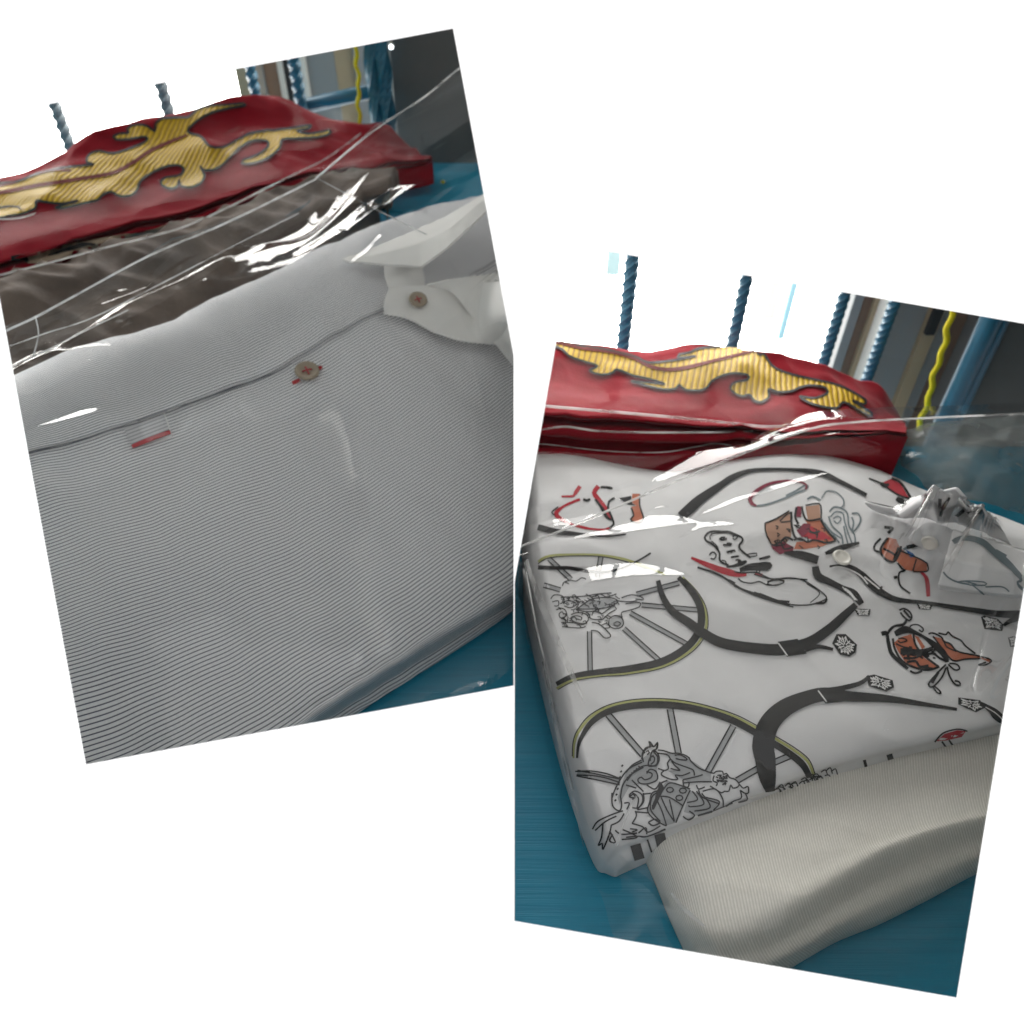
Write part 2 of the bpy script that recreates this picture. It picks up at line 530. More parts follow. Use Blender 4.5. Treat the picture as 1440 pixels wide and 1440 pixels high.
class Print:
    """flat print or embroidery that follows a cloth surface"""
    def __init__(self, tree, off):
        self.tree, self.off = tree, off
        self.v, self.f, self.cut = [], [], [0]

    def hit(self, x, y):
        d = ray(x, y).normalized()
        h = self.tree.ray_cast(CP, d)
        if h[0] is None:
            return None
        n = h[1]
        if n.dot(d) > 0: n = -n
        return h[0] + n * self.off - d * (self.off * 0.4)

    def stroke(self, pts, width=2.0, closed=False, smooth=True, step=3.0):
        q = [(p[0], p[1], (p[2] if len(p) > 2 else width)) for p in pts]
        if closed: q = q + [q[0]]
        dense = []
        n = len(q)
        for i in range(n - 1):
            p1, p2 = q[i], q[i + 1]
            p0 = q[i - 1] if i else (q[-2] if closed else p1)
            p3 = q[i + 2] if i + 2 < n else (q[1] if closed else p2)
            k = max(1, int(math.hypot(p2[0] - p1[0], p2[1] - p1[1]) / step))
            for s in range(k):
                t = s / k
                if smooth:
                    dense.append([cr(p0[c], p1[c], p2[c], p3[c], t) for c in range(3)])
                else:
                    dense.append([p1[c] * (1 - t) + p2[c] * t for c in range(3)])
        dense.append(list(q[-1]))
        nx_ = max(1, int(max(p[2] for p in q) / 4))
        prev = None
        m = len(dense)
        for i in range(m):
            a = dense[max(0, i - 1)]; b = dense[min(m - 1, i + 1)]
            if closed and (i == 0 or i == m - 1):
                a, b = dense[m - 2], dense[1]
            dx, dy = b[0] - a[0], b[1] - a[1]
            l = math.hypot(dx, dy) or 1
            nx, ny = -dy / l, dx / l
            x, y, w_ = dense[i]
            w_ = max(0.5, w_ * (1.32 if w_ < 3 else 1.06)) * 0.5
            hs = [self.hit(x + nx * w_ * (1 - 2 * k / nx_), y + ny * w_ * (1 - 2 * k / nx_)) for k in range(nx_ + 1)]
            if any(h is None for h in hs) or (prev and (hs[0] - prev).length > 0.02):
                prev = None
                continue
            ia = len(self.v)
            self.v += hs
            if prev is not None:
                for k in range(nx_):
                    self.f.append((ia - nx_ - 1 + k, ia - nx_ + k, ia + k + 1, ia + k))
            prev = hs[0]
        self.cut.append(len(self.f))
        return self

    def fill(self, pts, step=6.0, smooth=False):
        q = [Vector((p[0], p[1])) for p in pts]
        dense = []
        n = len(q)
        for i in range(n):
            a, b = q[i], q[(i + 1) % n]
            k = max(1, int((b - a).length / step))
            for s in range(k):
                if smooth:
                    p0, p3 = q[i - 1], q[(i + 2) % n]
                    t = s / k
                    dense.append(Vector((cr(p0.x, a.x, b.x, p3.x, t), cr(p0.y, a.y, b.y, p3.y, t))))
                else:
                    dense.append(a.lerp(b, s / k))
        nb = len(dense)

        def inside(x, y):
            c = False
            j = nb - 1
            for i in range(nb):
                yi, yj = dense[i].y, dense[j].y
                if (yi > y) != (yj > y) and x < (dense[j].x - dense[i].x) * (y - yi) / (yj - yi) + dense[i].x:
                    c = not c
                j = i
            return c
        xs = [p.x for p in dense]; ys = [p.y for p in dense]
        pts2 = list(dense)
        y = min(ys) + step * 0.5
        while y < max(ys):
            x = min(xs) + step * 0.5
            while x < max(xs):
                if inside(x, y) and min((p.x - x) ** 2 + (p.y - y) ** 2 for p in dense) > (step * 0.4) ** 2:
                    pts2.append(Vector((x, y)))
                x += step
            y += step
        r = delaunay_2d_cdt(pts2, [(i, (i + 1) % nb) for i in range(nb)], [], 0, 1e-4)
        ov, of = r[0], r[2]
        base = len(self.v)
        ok = []
        for p in ov:
            h = self.hit(p.x, p.y)
            ok.append(h is not None)
            self.v.append(h if h is not None else Vector((0, 0, -1)))
        for t in of:
            cx = sum(ov[i].x for i in t) / len(t); cy = sum(ov[i].y for i in t) / len(t)
            if inside(cx, cy) and all(ok[i] for i in t):
                self.f.append(tuple(base + i for i in t))
        self.cut.append(len(self.f))
        return self

    def build(self, name, material, parent, label=None, smooth=True, split=False):
        if split:                                # every printed piece a part of its own
            for a, b in zip(self.cut, self.cut[1:]):
                if b > a:
                    ids = sorted({i for q in self.f[a:b] for i in q})
                    mp_ = {i: k for k, i in enumerate(ids)}
                    sub = Print(self.tree, self.off)
                    sub.v = [self.v[i] for i in ids]
                    sub.f = [tuple(mp_[i] for i in q) for q in self.f[a:b]]
                    sub.build(name, material, parent, label, smooth)
            return None
        o = mesh_obj(name, self.v, self.f, material, parent, smooth)
        # every face looks towards the viewer's side of the cloth
        me = o.data
        bm = bmesh.new(); bm.from_mesh(me)
        for f in bm.faces:
            f.normal_update()
            if f.normal.dot(CP - f.calc_center_median()) < 0:
                f.normal_flip()
        loose = [v for v in bm.verts if not v.link_faces]
        bmesh.ops.delete(bm, geom=loose, context='VERTS')
        bm.to_mesh(me); bm.free()
        if label: o['label'] = label
        return o


def T(ox, oy, s):
    """coordinates read off an enlarged crop -> photograph pixels"""
    return lambda *pts: [(ox + p[0] * s, oy + p[1] * s) + tuple(p[2:]) for p in pts]


def rnd(i, j, k=0):
    r = math.sin(i * 127.1 + j * 311.7 + k * 74.7) * 43758.5453
    return r - math.floor(r)


def facet(x, y, cell, ang, k=0):
    """flat facets with straight creases, like stiff film"""
    c, s = math.cos(ang), math.sin(ang)
    u, v = (c * x + s * y) / cell, (-s * x + c * y) / cell
    i, j = math.floor(u), math.floor(v)
    fu, fv = u - i, v - j
    a, b, c_, d = rnd(i, j, k), rnd(i + 1, j, k), rnd(i, j + 1, k), rnd(i + 1, j + 1, k)
    if fu + fv < 1:
        return a + (b - a) * fu + (c_ - a) * fv
    return d + (c_ - d) * (1 - fu) + (b - d) * (1 - fv)


def seg_dist(p, a, b):
    ab = b - a
    t = max(0, min(1, (p - a).dot(ab) / max(1e-12, ab.dot(ab))))
    return (p - (a + ab * t)).length, t


def film(name, rows, nu, nv, solid, gap, parent, plane=None, amp=0.0012, cell=0.03, ang=0.5, ridges=(), material=None, k=0, namp=0.0003, nscale=60, relax=2, lenses=(), slack=0.0, crumple=0.0):
    grid = net(rows, nu, nv, plane)
    rg = []
    for pts, a, wd in ridges:
        q = [at_z(p[0], p[1], p[2]) for p in pts]
        rg.append(([Vector((p.x, p.y)) for p in q], a, wd))
    for line in grid:
        for p in line:
            hit_ = solid.bvh().ray_cast(Vector((p.x, p.y, 1.0)), Vector((0, 0, -1)))[0]
            am = amp * (1 + slack * max(0, min(1, (p.z - hit_.z - 0.006) / 0.015))) if hit_ is not None else amp
            dz = am * (facet(p.x, p.y, cell, ang, k) - 0.3) + am * 0.5 * (facet(p.x, p.y, cell * 0.43, ang + 0.9, k + 3) - 0.3)
            n = noise.noise(Vector((p.x * nscale, p.y * nscale, 3.3 + k)))
            dz += namp * (1 - abs(n) * 2)
            v2 = Vector((p.x, p.y))
            for pl, a, wd in rg:
                best = 9
                tt = 0
                m_ = len(pl) - 1
                for i in range(m_):
                    d, t = seg_dist(v2, pl[i], pl[i + 1])
                    if d < best: best, tt = d, (i + t) / m_
                if best < wd * 3:
                    env = math.sin(math.pi * min(1, max(0, tt * 0.9 + 0.05))) ** 0.5
                    dz += a * env * math.exp(-abs(best / wd) ** 1.3)
            p.z += dz
    nr_, nc_ = len(grid), len(grid[0])
    for it in range(4):
        for line in grid:
            for p in line:
                solid.lift(p, gap)
        if it == 3: break
        for _ in range(relax):                   # stretched film spans the hollows
            z = [[p.z for p in line] for line in grid]
            for i in range(1, nr_ - 1):
                for j in range(1, nc_ - 1):
                    grid[i][j].z = 0.25 * (z[i-1][j] + z[i+1][j] + z[i][j-1] + z[i][j+1])
    if crumple:
        for line in grid[1:]:
            for p in line:
                h_ = solid.bvh().ray_cast(Vector((p.x, p.y, 1.0)), Vector((0, 0, -1)))[0]
                free = (p.z - h_.z) if h_ is not None else 0.02
                mk = max(0.0, min(1.0, (free - 0.007) / 0.014))
                if mk > 0:
                    al, ac = 0.66 * p.x + 0.75 * p.y, -0.75 * p.x + 0.66 * p.y        # pulled along the bag
                    q = Vector((al * 0.42, ac, 0)) + 0.006 * noise.noise_vector(Vector((p.x * 30, p.y * 30, 1)))
                    a_ = facet(q.x, q.y, 0.015, 0.15, k + 20) - 0.5
                    b_ = facet(q.x, q.y, 0.0075, 0.5, k + 21) - 0.5
                    p.z += mk * crumple * (a_ + 0.25 * b_)
                    solid.lift(p, gap)
    # folds: a long rise on the near side and a short flat fall on the far side
    ln = []
    for pts, a, near, far in lenses:
        ln.append(([Vector(at_z(p[0], p[1], p[2] if len(p) > 2 else z_on(p[0], p[1], ('p', 0.006), plane))[:2]) for p in pts], a, near, far))
    for line in grid:
        for p in line:
            v2 = Vector((p.x, p.y))
            add = 0.0
            for pl, a, near, far in ln:
                best = 9; tt = 0; side = 1
                m_ = len(pl) - 1
                for i in range(m_):
                    d, t = seg_dist(v2, pl[i], pl[i + 1])
                    if d < best:
                        best, tt = d, (i + t) / m_
                        e = pl[i + 1] - pl[i]; r_ = v2 - pl[i]
                        side = 1 if e.x * r_.y - e.y * r_.x > 0 else -1
                if tt <= 0 or tt >= 1: continue
                env = math.sin(math.pi * tt) ** 0.7
                w_ = (far if side > 0 else near) * env
                if best < w_:
                    u = 1 - best / w_
                    h_ = u if side > 0 else u * u * (3 - 2 * u)
                    add = max(add, a * env * h_)
            p.z += add
    return grid_obj(name, grid, material or M['film'], parent)


def twisted_bar(name, x, y, z0, z1, side, pitch, material, parent):
    h = side * 0.5
    rings = int((z1 - z0) / (pitch / 5))
    v, f = [], []
    sec = [(-0.86, -0.86), (0, -0.97), (0.86, -0.86), (0.97, 0), (0.86, 0.86), (0, 0.97), (-0.86, 0.86), (-0.97, 0)]
    for i in range(rings + 1):
        z = z0 + (z1 - z0) * i / rings
        a = (z - z0) / pitch * math.pi / 2
        for sx, sy in sec:
            v.append((x + h * (sx * math.cos(a) - sy * math.sin(a)), y + h * (sx * math.sin(a) + sy * math.cos(a)), z))
        if i:
            b = (i - 1) * 8
            for k in range(8):
                f.append((b + k, b + (k + 1) % 8, b + 8 + (k + 1) % 8, b + 8 + k))
    f.append(tuple(range(8))); f.append(tuple(range(rings * 8 + 7, rings * 8 - 1, -1)))
    return mesh_obj(name, v, f, material, parent, smooth=False, normals=True)


def tube(name, pts, r, material, parent=None, sides=8):
    v, f = [], []
    n = len(pts)
    for i in range(n):
        a = pts[max(0, i - 1)]; b = pts[min(n - 1, i + 1)]
        d = (b - a).normalized()
        u = d.cross(Vector((0.3, 1, 0.1))).normalized(); w_ = d.cross(u)
        for k in range(sides):
            t = 2 * math.pi * k / sides
            v.append(pts[i] + (u * math.cos(t) + w_ * math.sin(t)) * r)
        if i:
            o_ = (i - 1) * sides
            for k in range(sides):
                f.append((o_ + k, o_ + (k + 1) % sides, o_ + sides + (k + 1) % sides, o_ + sides + k))
    f.append(tuple(range(sides))); f.append(tuple(range((n - 1) * sides + sides - 1, (n - 1) * sides - 1, -1)))
    return mesh_obj(name, v, f, material, parent, True, normals=True)


def lathe(name, prof, centre, normal, material, parent, seg=28, up=None):
    z = normal.normalized()
    x = z.cross(up or Vector((0.2, 1, 0.1))).normalized(); y = z.cross(x)
    v, f = [], []
    n = len(prof)
    for r, h in prof:
        for k in range(seg):
            t = 2 * math.pi * k / seg
            v.append(centre + x * (r * math.cos(t)) + y * (r * math.sin(t)) + z * h)
    for i in range(n - 1):
        for k in range(seg):
            f.append((i * seg + k, i * seg + (k + 1) % seg, (i + 1) * seg + (k + 1) % seg, (i + 1) * seg + k))
    f.append(tuple(range(seg))); f.append(tuple(range(n * seg - 1, (n - 1) * seg - 1, -1)))
    return mesh_obj(name, v, f, material, parent, True, normals=True)

# ================================================================== SETTING
# white board with the two tilted rectangular openings, leaning over the tables, its foot on them
D = 0.165
HOLE = [(-47, 168), (637, 40), (722.8, 503), (723, 822), (806, 345), (1500, 465.4), (1345, 1403), (723, 1295), (723, 964), (121, 1075)]
OUT = [(-4900, -3900), (6340, -3900), (6340, 1776), (-4900, 1776)]  # runs far up out of view as a roof against world light


def poly_offset(p, d):
    n = len(p)
    area = sum(p[i][0] * p[(i + 1) % n][1] - p[(i + 1) % n][0] * p[i][1] for i in range(n))
    s = 1 if area > 0 else -1
    out = []
    for i in range(n):
        a, b, c = Vector(p[i - 1]), Vector(p[i]), Vector(p[(i + 1) % n])
        e1, e2 = (b - a).normalized(), (c - b).normalized()
        n1, n2 = Vector((e1.y, -e1.x)) * s, Vector((e2.y, -e2.x)) * s
        q = (n1 + n2)
        q = q.normalized() if q.length > 1e-3 else n1
        out.append((b.x + q.x * d, b.y + q.y * d))
    return out


def board():
    nh = len(HOLE)
    v, f = [], []
    for lay, (dep, hole) in enumerate(((D, HOLE), (D + 0.0012, poly_offset(HOLE, 3.0)))):
        pts = [Vector(p) for p in OUT] + [Vector(p) for p in hole]
        ed = [(i, (i + 1) % 4) for i in range(4)] + [(4 + i, 4 + (i + 1) % nh) for i in range(nh)]
        r = delaunay_2d_cdt(pts, ed, [], 0, 1e-4)
        base = len(v)
        assert len(r[0]) == len(pts)
        idx = {}
        for i, p in enumerate(r[0]):
            v.append(at_d(p.x, p.y, dep))
            idx[min(range(len(pts)), key=lambda k: (pts[k] - p).length)] = base + i
        hp = hole

        def inside(x, y):
            c = False
            j = nh - 1
            for i in range(nh):
                yi, yj = hp[i][1], hp[j][1]
                if (yi > y) != (yj > y) and x < (hp[j][0] - hp[i][0]) * (y - yi) / (yj - yi) + hp[i][0]: c = not c
                j = i
            return c
        for t in r[2]:
            cx = sum(r[0][i].x for i in t) / 3; cy = sum(r[0][i].y for i in t) / 3
            if not inside(cx, cy): f.append(tuple(base + i for i in t))
        if lay == 0: first = idx
        else:
            for i in range(nh):
                a, b = 4 + i, 4 + (i + 1) % nh
                f.append((first[a], first[b], idx[b], idx[a]))
            for i in range(4):
                a, b = i, (i + 1) % 4
                f.append((first[a], first[b], idx[b], idx[a]))
    o = mesh_obj('background_board', v, f, M['board'], None, smooth=False, normals=True)
    o.data.materials.append(M['card'])           # grey card back
    for p in o.data.polygons:
        if p.normal.dot(FW) > 0.5: p.material_index = 1
    return o


tag(board(), 'plain white background board with two tilted rectangular openings', kind='structure')


def div_x(y, z):
    return 0.003 * (y * math.cos(TH) - (z - H) * math.sin(TH))


dv = []
for s in (-0.00015, 0.00015):
    for (y, z) in ((0.02, 0.0), (0.70, 0.0), (0.70, 0.78)):
        dv.append((div_x(y, z) + s, y, z))
tag(mesh_obj('partition', dv, [(0, 1, 2), (5, 4, 3), (0, 3, 4, 1), (1, 4, 5, 2), (2, 5, 3, 0)], M['bag_reflector'], None, False, normals=True),
    'thin partition between the two openings', kind='structure')

WX = 0.92


def struct_box(name, *a, label=None, bevel=0.0):
    o = box(name, *a, bevel=bevel)
    return tag(o, label, kind='structure')


LT, RTB = 0.635, 0.346     # back edges of the two tables
tl = struct_box('table_left', -WX, 0.0003, 0.012, LT, -0.03, 0.0, M['teal'], label='dark teal painted table under the striped shirt')
tr_ = struct_box('table_right', 0.00035, WX, 0.012, RTB, -0.03, 0.0, M['teal'], label='teal brush-painted table under the bicycle print shirt')
LS.add(*box_geo(-WX, 0.0, 0.0, LT, -0.03, 0.0))
RS.add(*box_geo(0.0, WX, 0.0, RTB, -0.03, 0.0))

LY, RY = 0.665, 0.405      # planes of the two window walls
# daylight outside
for nm, x0, x1, y in (('sky', -1.3, -0.002, 1.0), ('sky', 0.004, 1.1, 0.85)):
    o = mesh_obj(nm, [(x0, y, -0.6), (x1, y, -0.6), (x1, y, 1.1), (x0, y, 1.1)], [(0, 1, 2, 3)], M['sky'], None, False)
    tag(o, 'overexposed white daylight outside the window', kind='structure')
# grey wall beside each window; unseen lintels and side panels added to block light
xl = at_y(553, 120, LY).x
struct_box('wall_left', xl, -0.0015, LY, LY + 0.03, -0.3, 0.80, M['wall'], label='grey wall right of the left window')
struct_box('added_lintel_left', -WX - 0.3, xl, LY, LY + 0.03, 0.34, 0.80, M['wall'], label='unseen wall added above the left window to limit its light')
xr = at_y(1392, 480, RY).x
struct_box('wall_right', xr, WX + 0.2, RY, RY + 0.03, -0.3, 0.52, M['wall'], label='grey wall right of the right window')
struct_box('added_lintel_right', 0.004, xr, RY, RY + 0.03, 0.25, 0.52, M['wall'], label='unseen wall added above the right window to limit its light')
struct_box('side_block_left', -WX - 0.02, -WX, 0.0, 1.0, -0.3, 1.0, M['case'], label='added unseen grey panel at the far left, blocking side light')
struct_box('side_block_right', WX, WX + 0.02, 0.0, 0.85, -0.3, 1.0, M['case'], label='added unseen grey panel at the far right, blocking side light')


# ================================================================== LEFT: WINDOW
def vboard(name, px0, px1, pyref, y, z0, z1, th, material, label, cat='board', group=None, lean=0.0):
    a, b = at_y(px0, pyref, y).x, at_y(px1, pyref, y).x
    o = box(name, a, b, y, y + th, z0, z1, material, None, bevel=0.0006)
    return tag(o, label, cat, group)


g = empty('window_grille', 'twisted iron bars, two greyed with painted glare, with teal frame in front of the left window', 'grille', 'window grilles')
for px, py, sd, mt in ((87, 175, 0.0088, 'bar_grey'), (232, 140, 0.0090, 'bar_grey'), (418, 115, 0.0085, 'bar'), (357, 122, 0.0075, 'bar')):
    twisted_bar('bar', at_y(px, py, LY - 0.012).x, LY - 0.012, -0.02, 0.36, sd, 0.0075, M[mt], g)
for px, sd in ((524, 0.0095), (540, 0.011)):
    twisted_bar('bar', at_y(px, 110, LY - 0.02).x, LY - 0.020, -0.02, 0.36, sd, 0.03, M['bar'], g)
a, b = at_y(428, 150, LY - 0.004), at_y(548, 122, LY - 0.004)
tube('crossbar', [a, b], 0.0055, M['bar'], g, 10)
tag(box('box_edge', at_y(332, 110, LY + 0.06).x, at_y(350, 110, LY + 0.06).x, LY + 0.06, LY + 0.08, 0.0, 0.33, M['tan_b'], None, 0.001), 'tan upright board at the edge of the left bright window', 'board')
for a_, b_, mt, lb in ((350, 372, 'grey_b', 'grey upright panel next to the tan board behind the left grille'),
                       (372, 392, 'brown_b', 'brown upright panel behind the left grille'),
                       (392, 400, 'pale_b', 'narrow pale upright strip behind the left grille'),
                       (400, 408, 'dark_b', 'narrow dark upright strip behind the left grille'),
                       (408, 432, 'pale_b', 'pale upright panel behind the teal bar of the left grille'),
                       (432, 474, 'grey_b', 'wide grey panel behind the left crossbar'),
                       (474, 500, 'tan_b', 'tan panel beside the yellow string at left'),
                       (500, 556, 'grey_b', 'grey panel behind the two dark bars at left')):
    vboard('upright_panel', a_, b_, 110, LY + 0.09 + 0.002 * (a_ % 7), -0.02, 0.33, 0.015, M[mt], lb, 'panel', 'panels behind the left grille')


def string(px0, py0, px1, py1, y, label):
    a, b = at_y(px0, py0, y), at_y(px1, py1, y)
    pts = []
    for i in range(40):
        t = i / 39
        p = a.lerp(b, t)
        p.x += 0.0008 * math.sin(t * 40) + 0.0006 * math.sin(t * 17 + 1)
        pts.append(p)
    return tag(tube('yellow_string', pts, 0.0017, M['yellow'], None, 6), label, 'string', 'yellow strings')


string(500, 40, 508, 215, LY - 0.035, 'yellow string hanging before the left window grille')
# small round glowing spot added at the wall top
lm = empty('bright_spot', 'tiny glowing white spot at the top of the left dark bar', 'lamp')
pc = at_y(550, 66, LY - 0.03)
o = lathe('spot_rim', [(0.0018, 0), (0.0020, -0.004), (0.001, -0.006)], pc, Vector((0, -1, -0.2)), M['pale_b'], lm, 14)
me_ = mat('glowing_spot', (1, 1, 1)); BS(me_).inputs['Emission Color'].default_value = (0.9, 0.97, 1, 1); BS(me_).inputs['Emission Strength'].default_value = 6
lathe('spot_disc', [(0.0016, 0), (0.0013, 0.001), (0.0006, 0.0014)], pc, Vector((0, -1, -0.2)), me_, lm, 14)

# raised teal ledge standing in for the table behind the collar
ld = box('stand_in_ledge', at_z(548, 262, 0.085).x, -0.001, 0.505, LY - 0.035, 0.0, 0.085, M['teal'], None, 0.002)
tag(ld, 'raised teal stand-in for the table behind the white collar, under the bag film', 'stand_in_ledge')
LS.add(*box_geo(at_z(548, 262, 0.085).x, -0.001, 0.505, LY - 0.035, 0.0, 0.085))
o = lathe('yellow_bead', [(0.0012, 0), (0.0017, 0.001), (0.0012, 0.002)], at_z(623, 258, 0.086), Vector((0, 0, 1)), M['yellow'], None, 12)
tag(o, 'tiny yellow bead on the teal table stand-in behind the collar', 'bead')


# ================================================================== LEFT: RED SHIRT
def yf(x): return 0.405 + 0.135 * x / 600
def fy(x, fr): return ('y', yf(x) + fr * 0.095)
def redrow(pts, fr): return [(x, y, fy(x, fr)) for x, y in pts]


red = empty('red_shirt', 'folded red shirt with gold scroll embroidery behind the striped shirt', 'shirt', 'red shirts')
rows = [redrow([(-60, 276), (0, 248), (50, 229), (92, 211), (105, 200), (150, 184), (200, 172), (240, 163), (290, 150), (345, 139), (385, 140), (420, 152), (470, 169), (510, 176), (548, 180), (556, 196)], 1.0),
        redrow([(-60, 300), (0, 280), (100, 248), (200, 218), (300, 190), (400, 180), (500, 194), (580, 210)], 0.72),
        redrow([(-60, 340), (0, 320), (100, 294), (200, 268), (300, 242), (400, 220), (500, 211), (600, 222)], 0.38),
        redrow([(-60, 372), (0, 358), (100, 333), (200, 306), (300, 280), (380, 258), (450, 238), (540, 222), (606, 224)], 0.10),
        redrow([(-60, 386), (0, 371), (100, 345), (200, 317), (300, 289), (400, 258), (480, 240), (560, 229), (608, 227)], 0.03),
        redrow([(-60, 390), (0, 375), (100, 349), (200, 321), (300, 293), (400, 261), (480, 242), (560, 231), (608, 228)], 0.14),
        redrow([(-60, 396), (0, 381), (100, 355), (200, 327), (300, 298), (400, 265), (480, 245), (560, 233), (608, 230)], 0.03),
        redrow([(-60, 410), (0, 391), (100, 364), (200, 336), (300, 305), (400, 270), (480, 248), (560, 236), (609, 232)], 0.0),
        redrow([(-60, 415), (0, 395), (100, 368), (200, 340), (300, 308), (400, 272), (480, 250), (560, 238), (609, 233)], 0.10),
        redrow([(-60, 424), (0, 402), (100, 374), (200, 346), (300, 313), (400, 276), (480, 252), (560, 240), (609, 234)], 0.0)]
gr = net(rows, 190, [18, 18, 14, 6, 4, 4, 5, 4, 4])



def red_wr(p):
    n1 = noise.noise(Vector((p.x * 16 + 3, p.y * 34 - p.x * 10, 1.0)))
    n2 = noise.noise(Vector((p.x * 50, p.y * 90, 4.0)))
    n3 = 1 - 2 * abs(noise.noise(Vector((p.x * 22 - p.y * 9, p.y * 20, 8.0))))
    return 0.0036 * n1 + 0.0014 * n2 + 0.0022 * n3 * abs(n3)


displace(gr, red_wr)
_, rv, rf = grid_obj('body', gr, M['red'], red, skirt=-0.014)
LS.add(rv, rf)
rt = tree_of(rv, rf)
z1 = T(0, 30, 0.2639)
z2 = T(340, 30, 0.2778)
gold = z1((-230, 905), (0, 870), (90, 862), (200, 820), (320, 790), (440, 775), (500, 768), (465, 755), (480, 715), (530, 697), (600, 710), (680, 690), (760, 655), (790, 630), (770, 620), (700, 632), (620, 635), (605, 620), (640, 603), (690, 600), (680, 580), (720, 558), (780, 560), (825, 590), (830, 550), (870, 522), (950, 518), (1010, 515), (1050, 478), (1120, 456), (1200, 450), (1300, 442), (1310, 452), (1220, 468), (1130, 492), (1060, 530), (1010, 575), (1010, 600), (1070, 620), (1120, 670), (1190, 675), (1260, 640), (1330, 605), (1440, 585)) + \
    z2((150, 560), (250, 545), (350, 532), (330, 550), (280, 560), (340, 575), (440, 556), (452, 566), (400, 590), (280, 600), (210, 605), (190, 650), (130, 700), (60, 725), (0, 727), (8, 708), (80, 682), (130, 645), (130, 612), (60, 610), (0, 640)) + \
    z1((1230, 730), (1160, 790), (1090, 798), (1070, 775), (1090, 820), (1080, 860), (1030, 888), (970, 885), (958, 850), (948, 888), (900, 898), (858, 870), (880, 840), (960, 825), (980, 792), (950, 772), (880, 782), (800, 820), (750, 860), (735, 900), (700, 933), (640, 938), (595, 915), (550, 930), (520, 958), (440, 978), (330, 1003), (300, 998), (420, 962), (330, 976), (260, 970), (200, 962), (190, 1000), (130, 1028), (60, 1043), (-230, 1080))
Print(rt, 0.0007).fill(gold, 4, smooth=True).build('embroidery', M['gold'], red, 'gold scroll embroidery')
P = Print(rt, 0.0010)
P.stroke(gold, 2.6, closed=True, smooth=True)
P.stroke(z1((0, 1000), (60, 992), (105, 998), (115, 1010)), 2.0)
P.build('embroidery_outline', M['ink'], red, 'dark outline of the embroidery')
P = Print(rt, 0.0010)
P.stroke(z1((-200, 940), (0, 920, 5), (200, 882, 5.5), (400, 850, 5), (600, 815, 5), (700, 765, 5), (800, 698, 5), (900, 652, 5), (1000, 612, 3)))
P.stroke(z1((220, 815), (300, 800), (380, 802)), 2.2)
P.stroke(z1((0, 885), (90, 865)), 3)
P.build('embroidery_vein', M['gold_line'], red, 'dark red vein through the embroidery')
P = Print(rt, 0.0007)
P.fill(z1((140, 1250), (260, 1215), (420, 1180), (600, 1150), (760, 1120), (900, 1085), (1050, 1060), (1160, 1040), (1170, 1060), (1000, 1100), (800, 1150), (600, 1190), (400, 1240), (230, 1290), (150, 1295)), 5)
P.build('printed_leaf', M['tan_print'], red, 'tan printed leaf on the folded front')
P = Print(rt, 0.0010)
P.stroke(z1((60, 1270, 6), (130, 1265, 8), (150, 1290, 4)))
P.stroke(z1((260, 1255, 1), (380, 1215, 5), (450, 1195, 5), (510, 1190, 1)))
P.build('printed_leaf_vein', M['ink'], red)

# dark clothes in a bag between the red and the striped shirt
dk = empty('dark_garment', 'dark bundled garment in clear film between the red and striped shirts', 'garment')
rows = [[(x, y, ('y', yf(x) - 0.006)) for x, y in ((-60, 418), (0, 396), (100, 368), (200, 340), (300, 308), (400, 272), (480, 250), (560, 241))],
        [(x, y, ('y', yf(x) - 0.030)) for x, y in ((-60, 450), (0, 430), (100, 400), (200, 368), (300, 330), (400, 296), (480, 272), (556, 254))],
        [(x, y, ('y', yf(x) - 0.050)) for x, y in ((-60, 500), (0, 480), (100, 445), (200, 410), (300, 372), (400, 330), (480, 300), (548, 275))],
        [(-60, 560, 0.055), (0, 535, 0.055), (100, 500, 0.06), (200, 470, 0.06), (300, 428, 0.065), (400, 385, 0.065), (480, 345, 0.07), (540, 315, 0.07)]]
gr = net(rows, 110, 14)
displace(gr, lambda p: 0.006 * (1 - 2 * abs(noise.noise(Vector((p.x * 14 - p.y * 16, p.y * 46 + p.x * 20, 2))))) + 0.002 * noise.noise(Vector((p.x * 60, p.y * 90, 5))))
_, v_, f_ = grid_obj('body', gr, M['dark'], dk, skirt=-0.012)
LS.add(v_, f_)

# ================================================================== LEFT: STRIPED SHIRT
SP = (0.0, 0.0, 0.0)
# plane rising from the near rim to the collar: z = z0 + a x + b y
kx, ky, kk = -0.665, 0.747, 0.37
SP = (0.016 + kk * (0.09 * kx - 0.129 * ky), kk * kx, kk * ky)
ss = empty('striped_shirt', 'white shirt with fine dark stripes, white collar and red-stitched buttons', 'shirt')


def prow(pts, dz): return [(x, y, ('p', dz)) for x, y in pts]


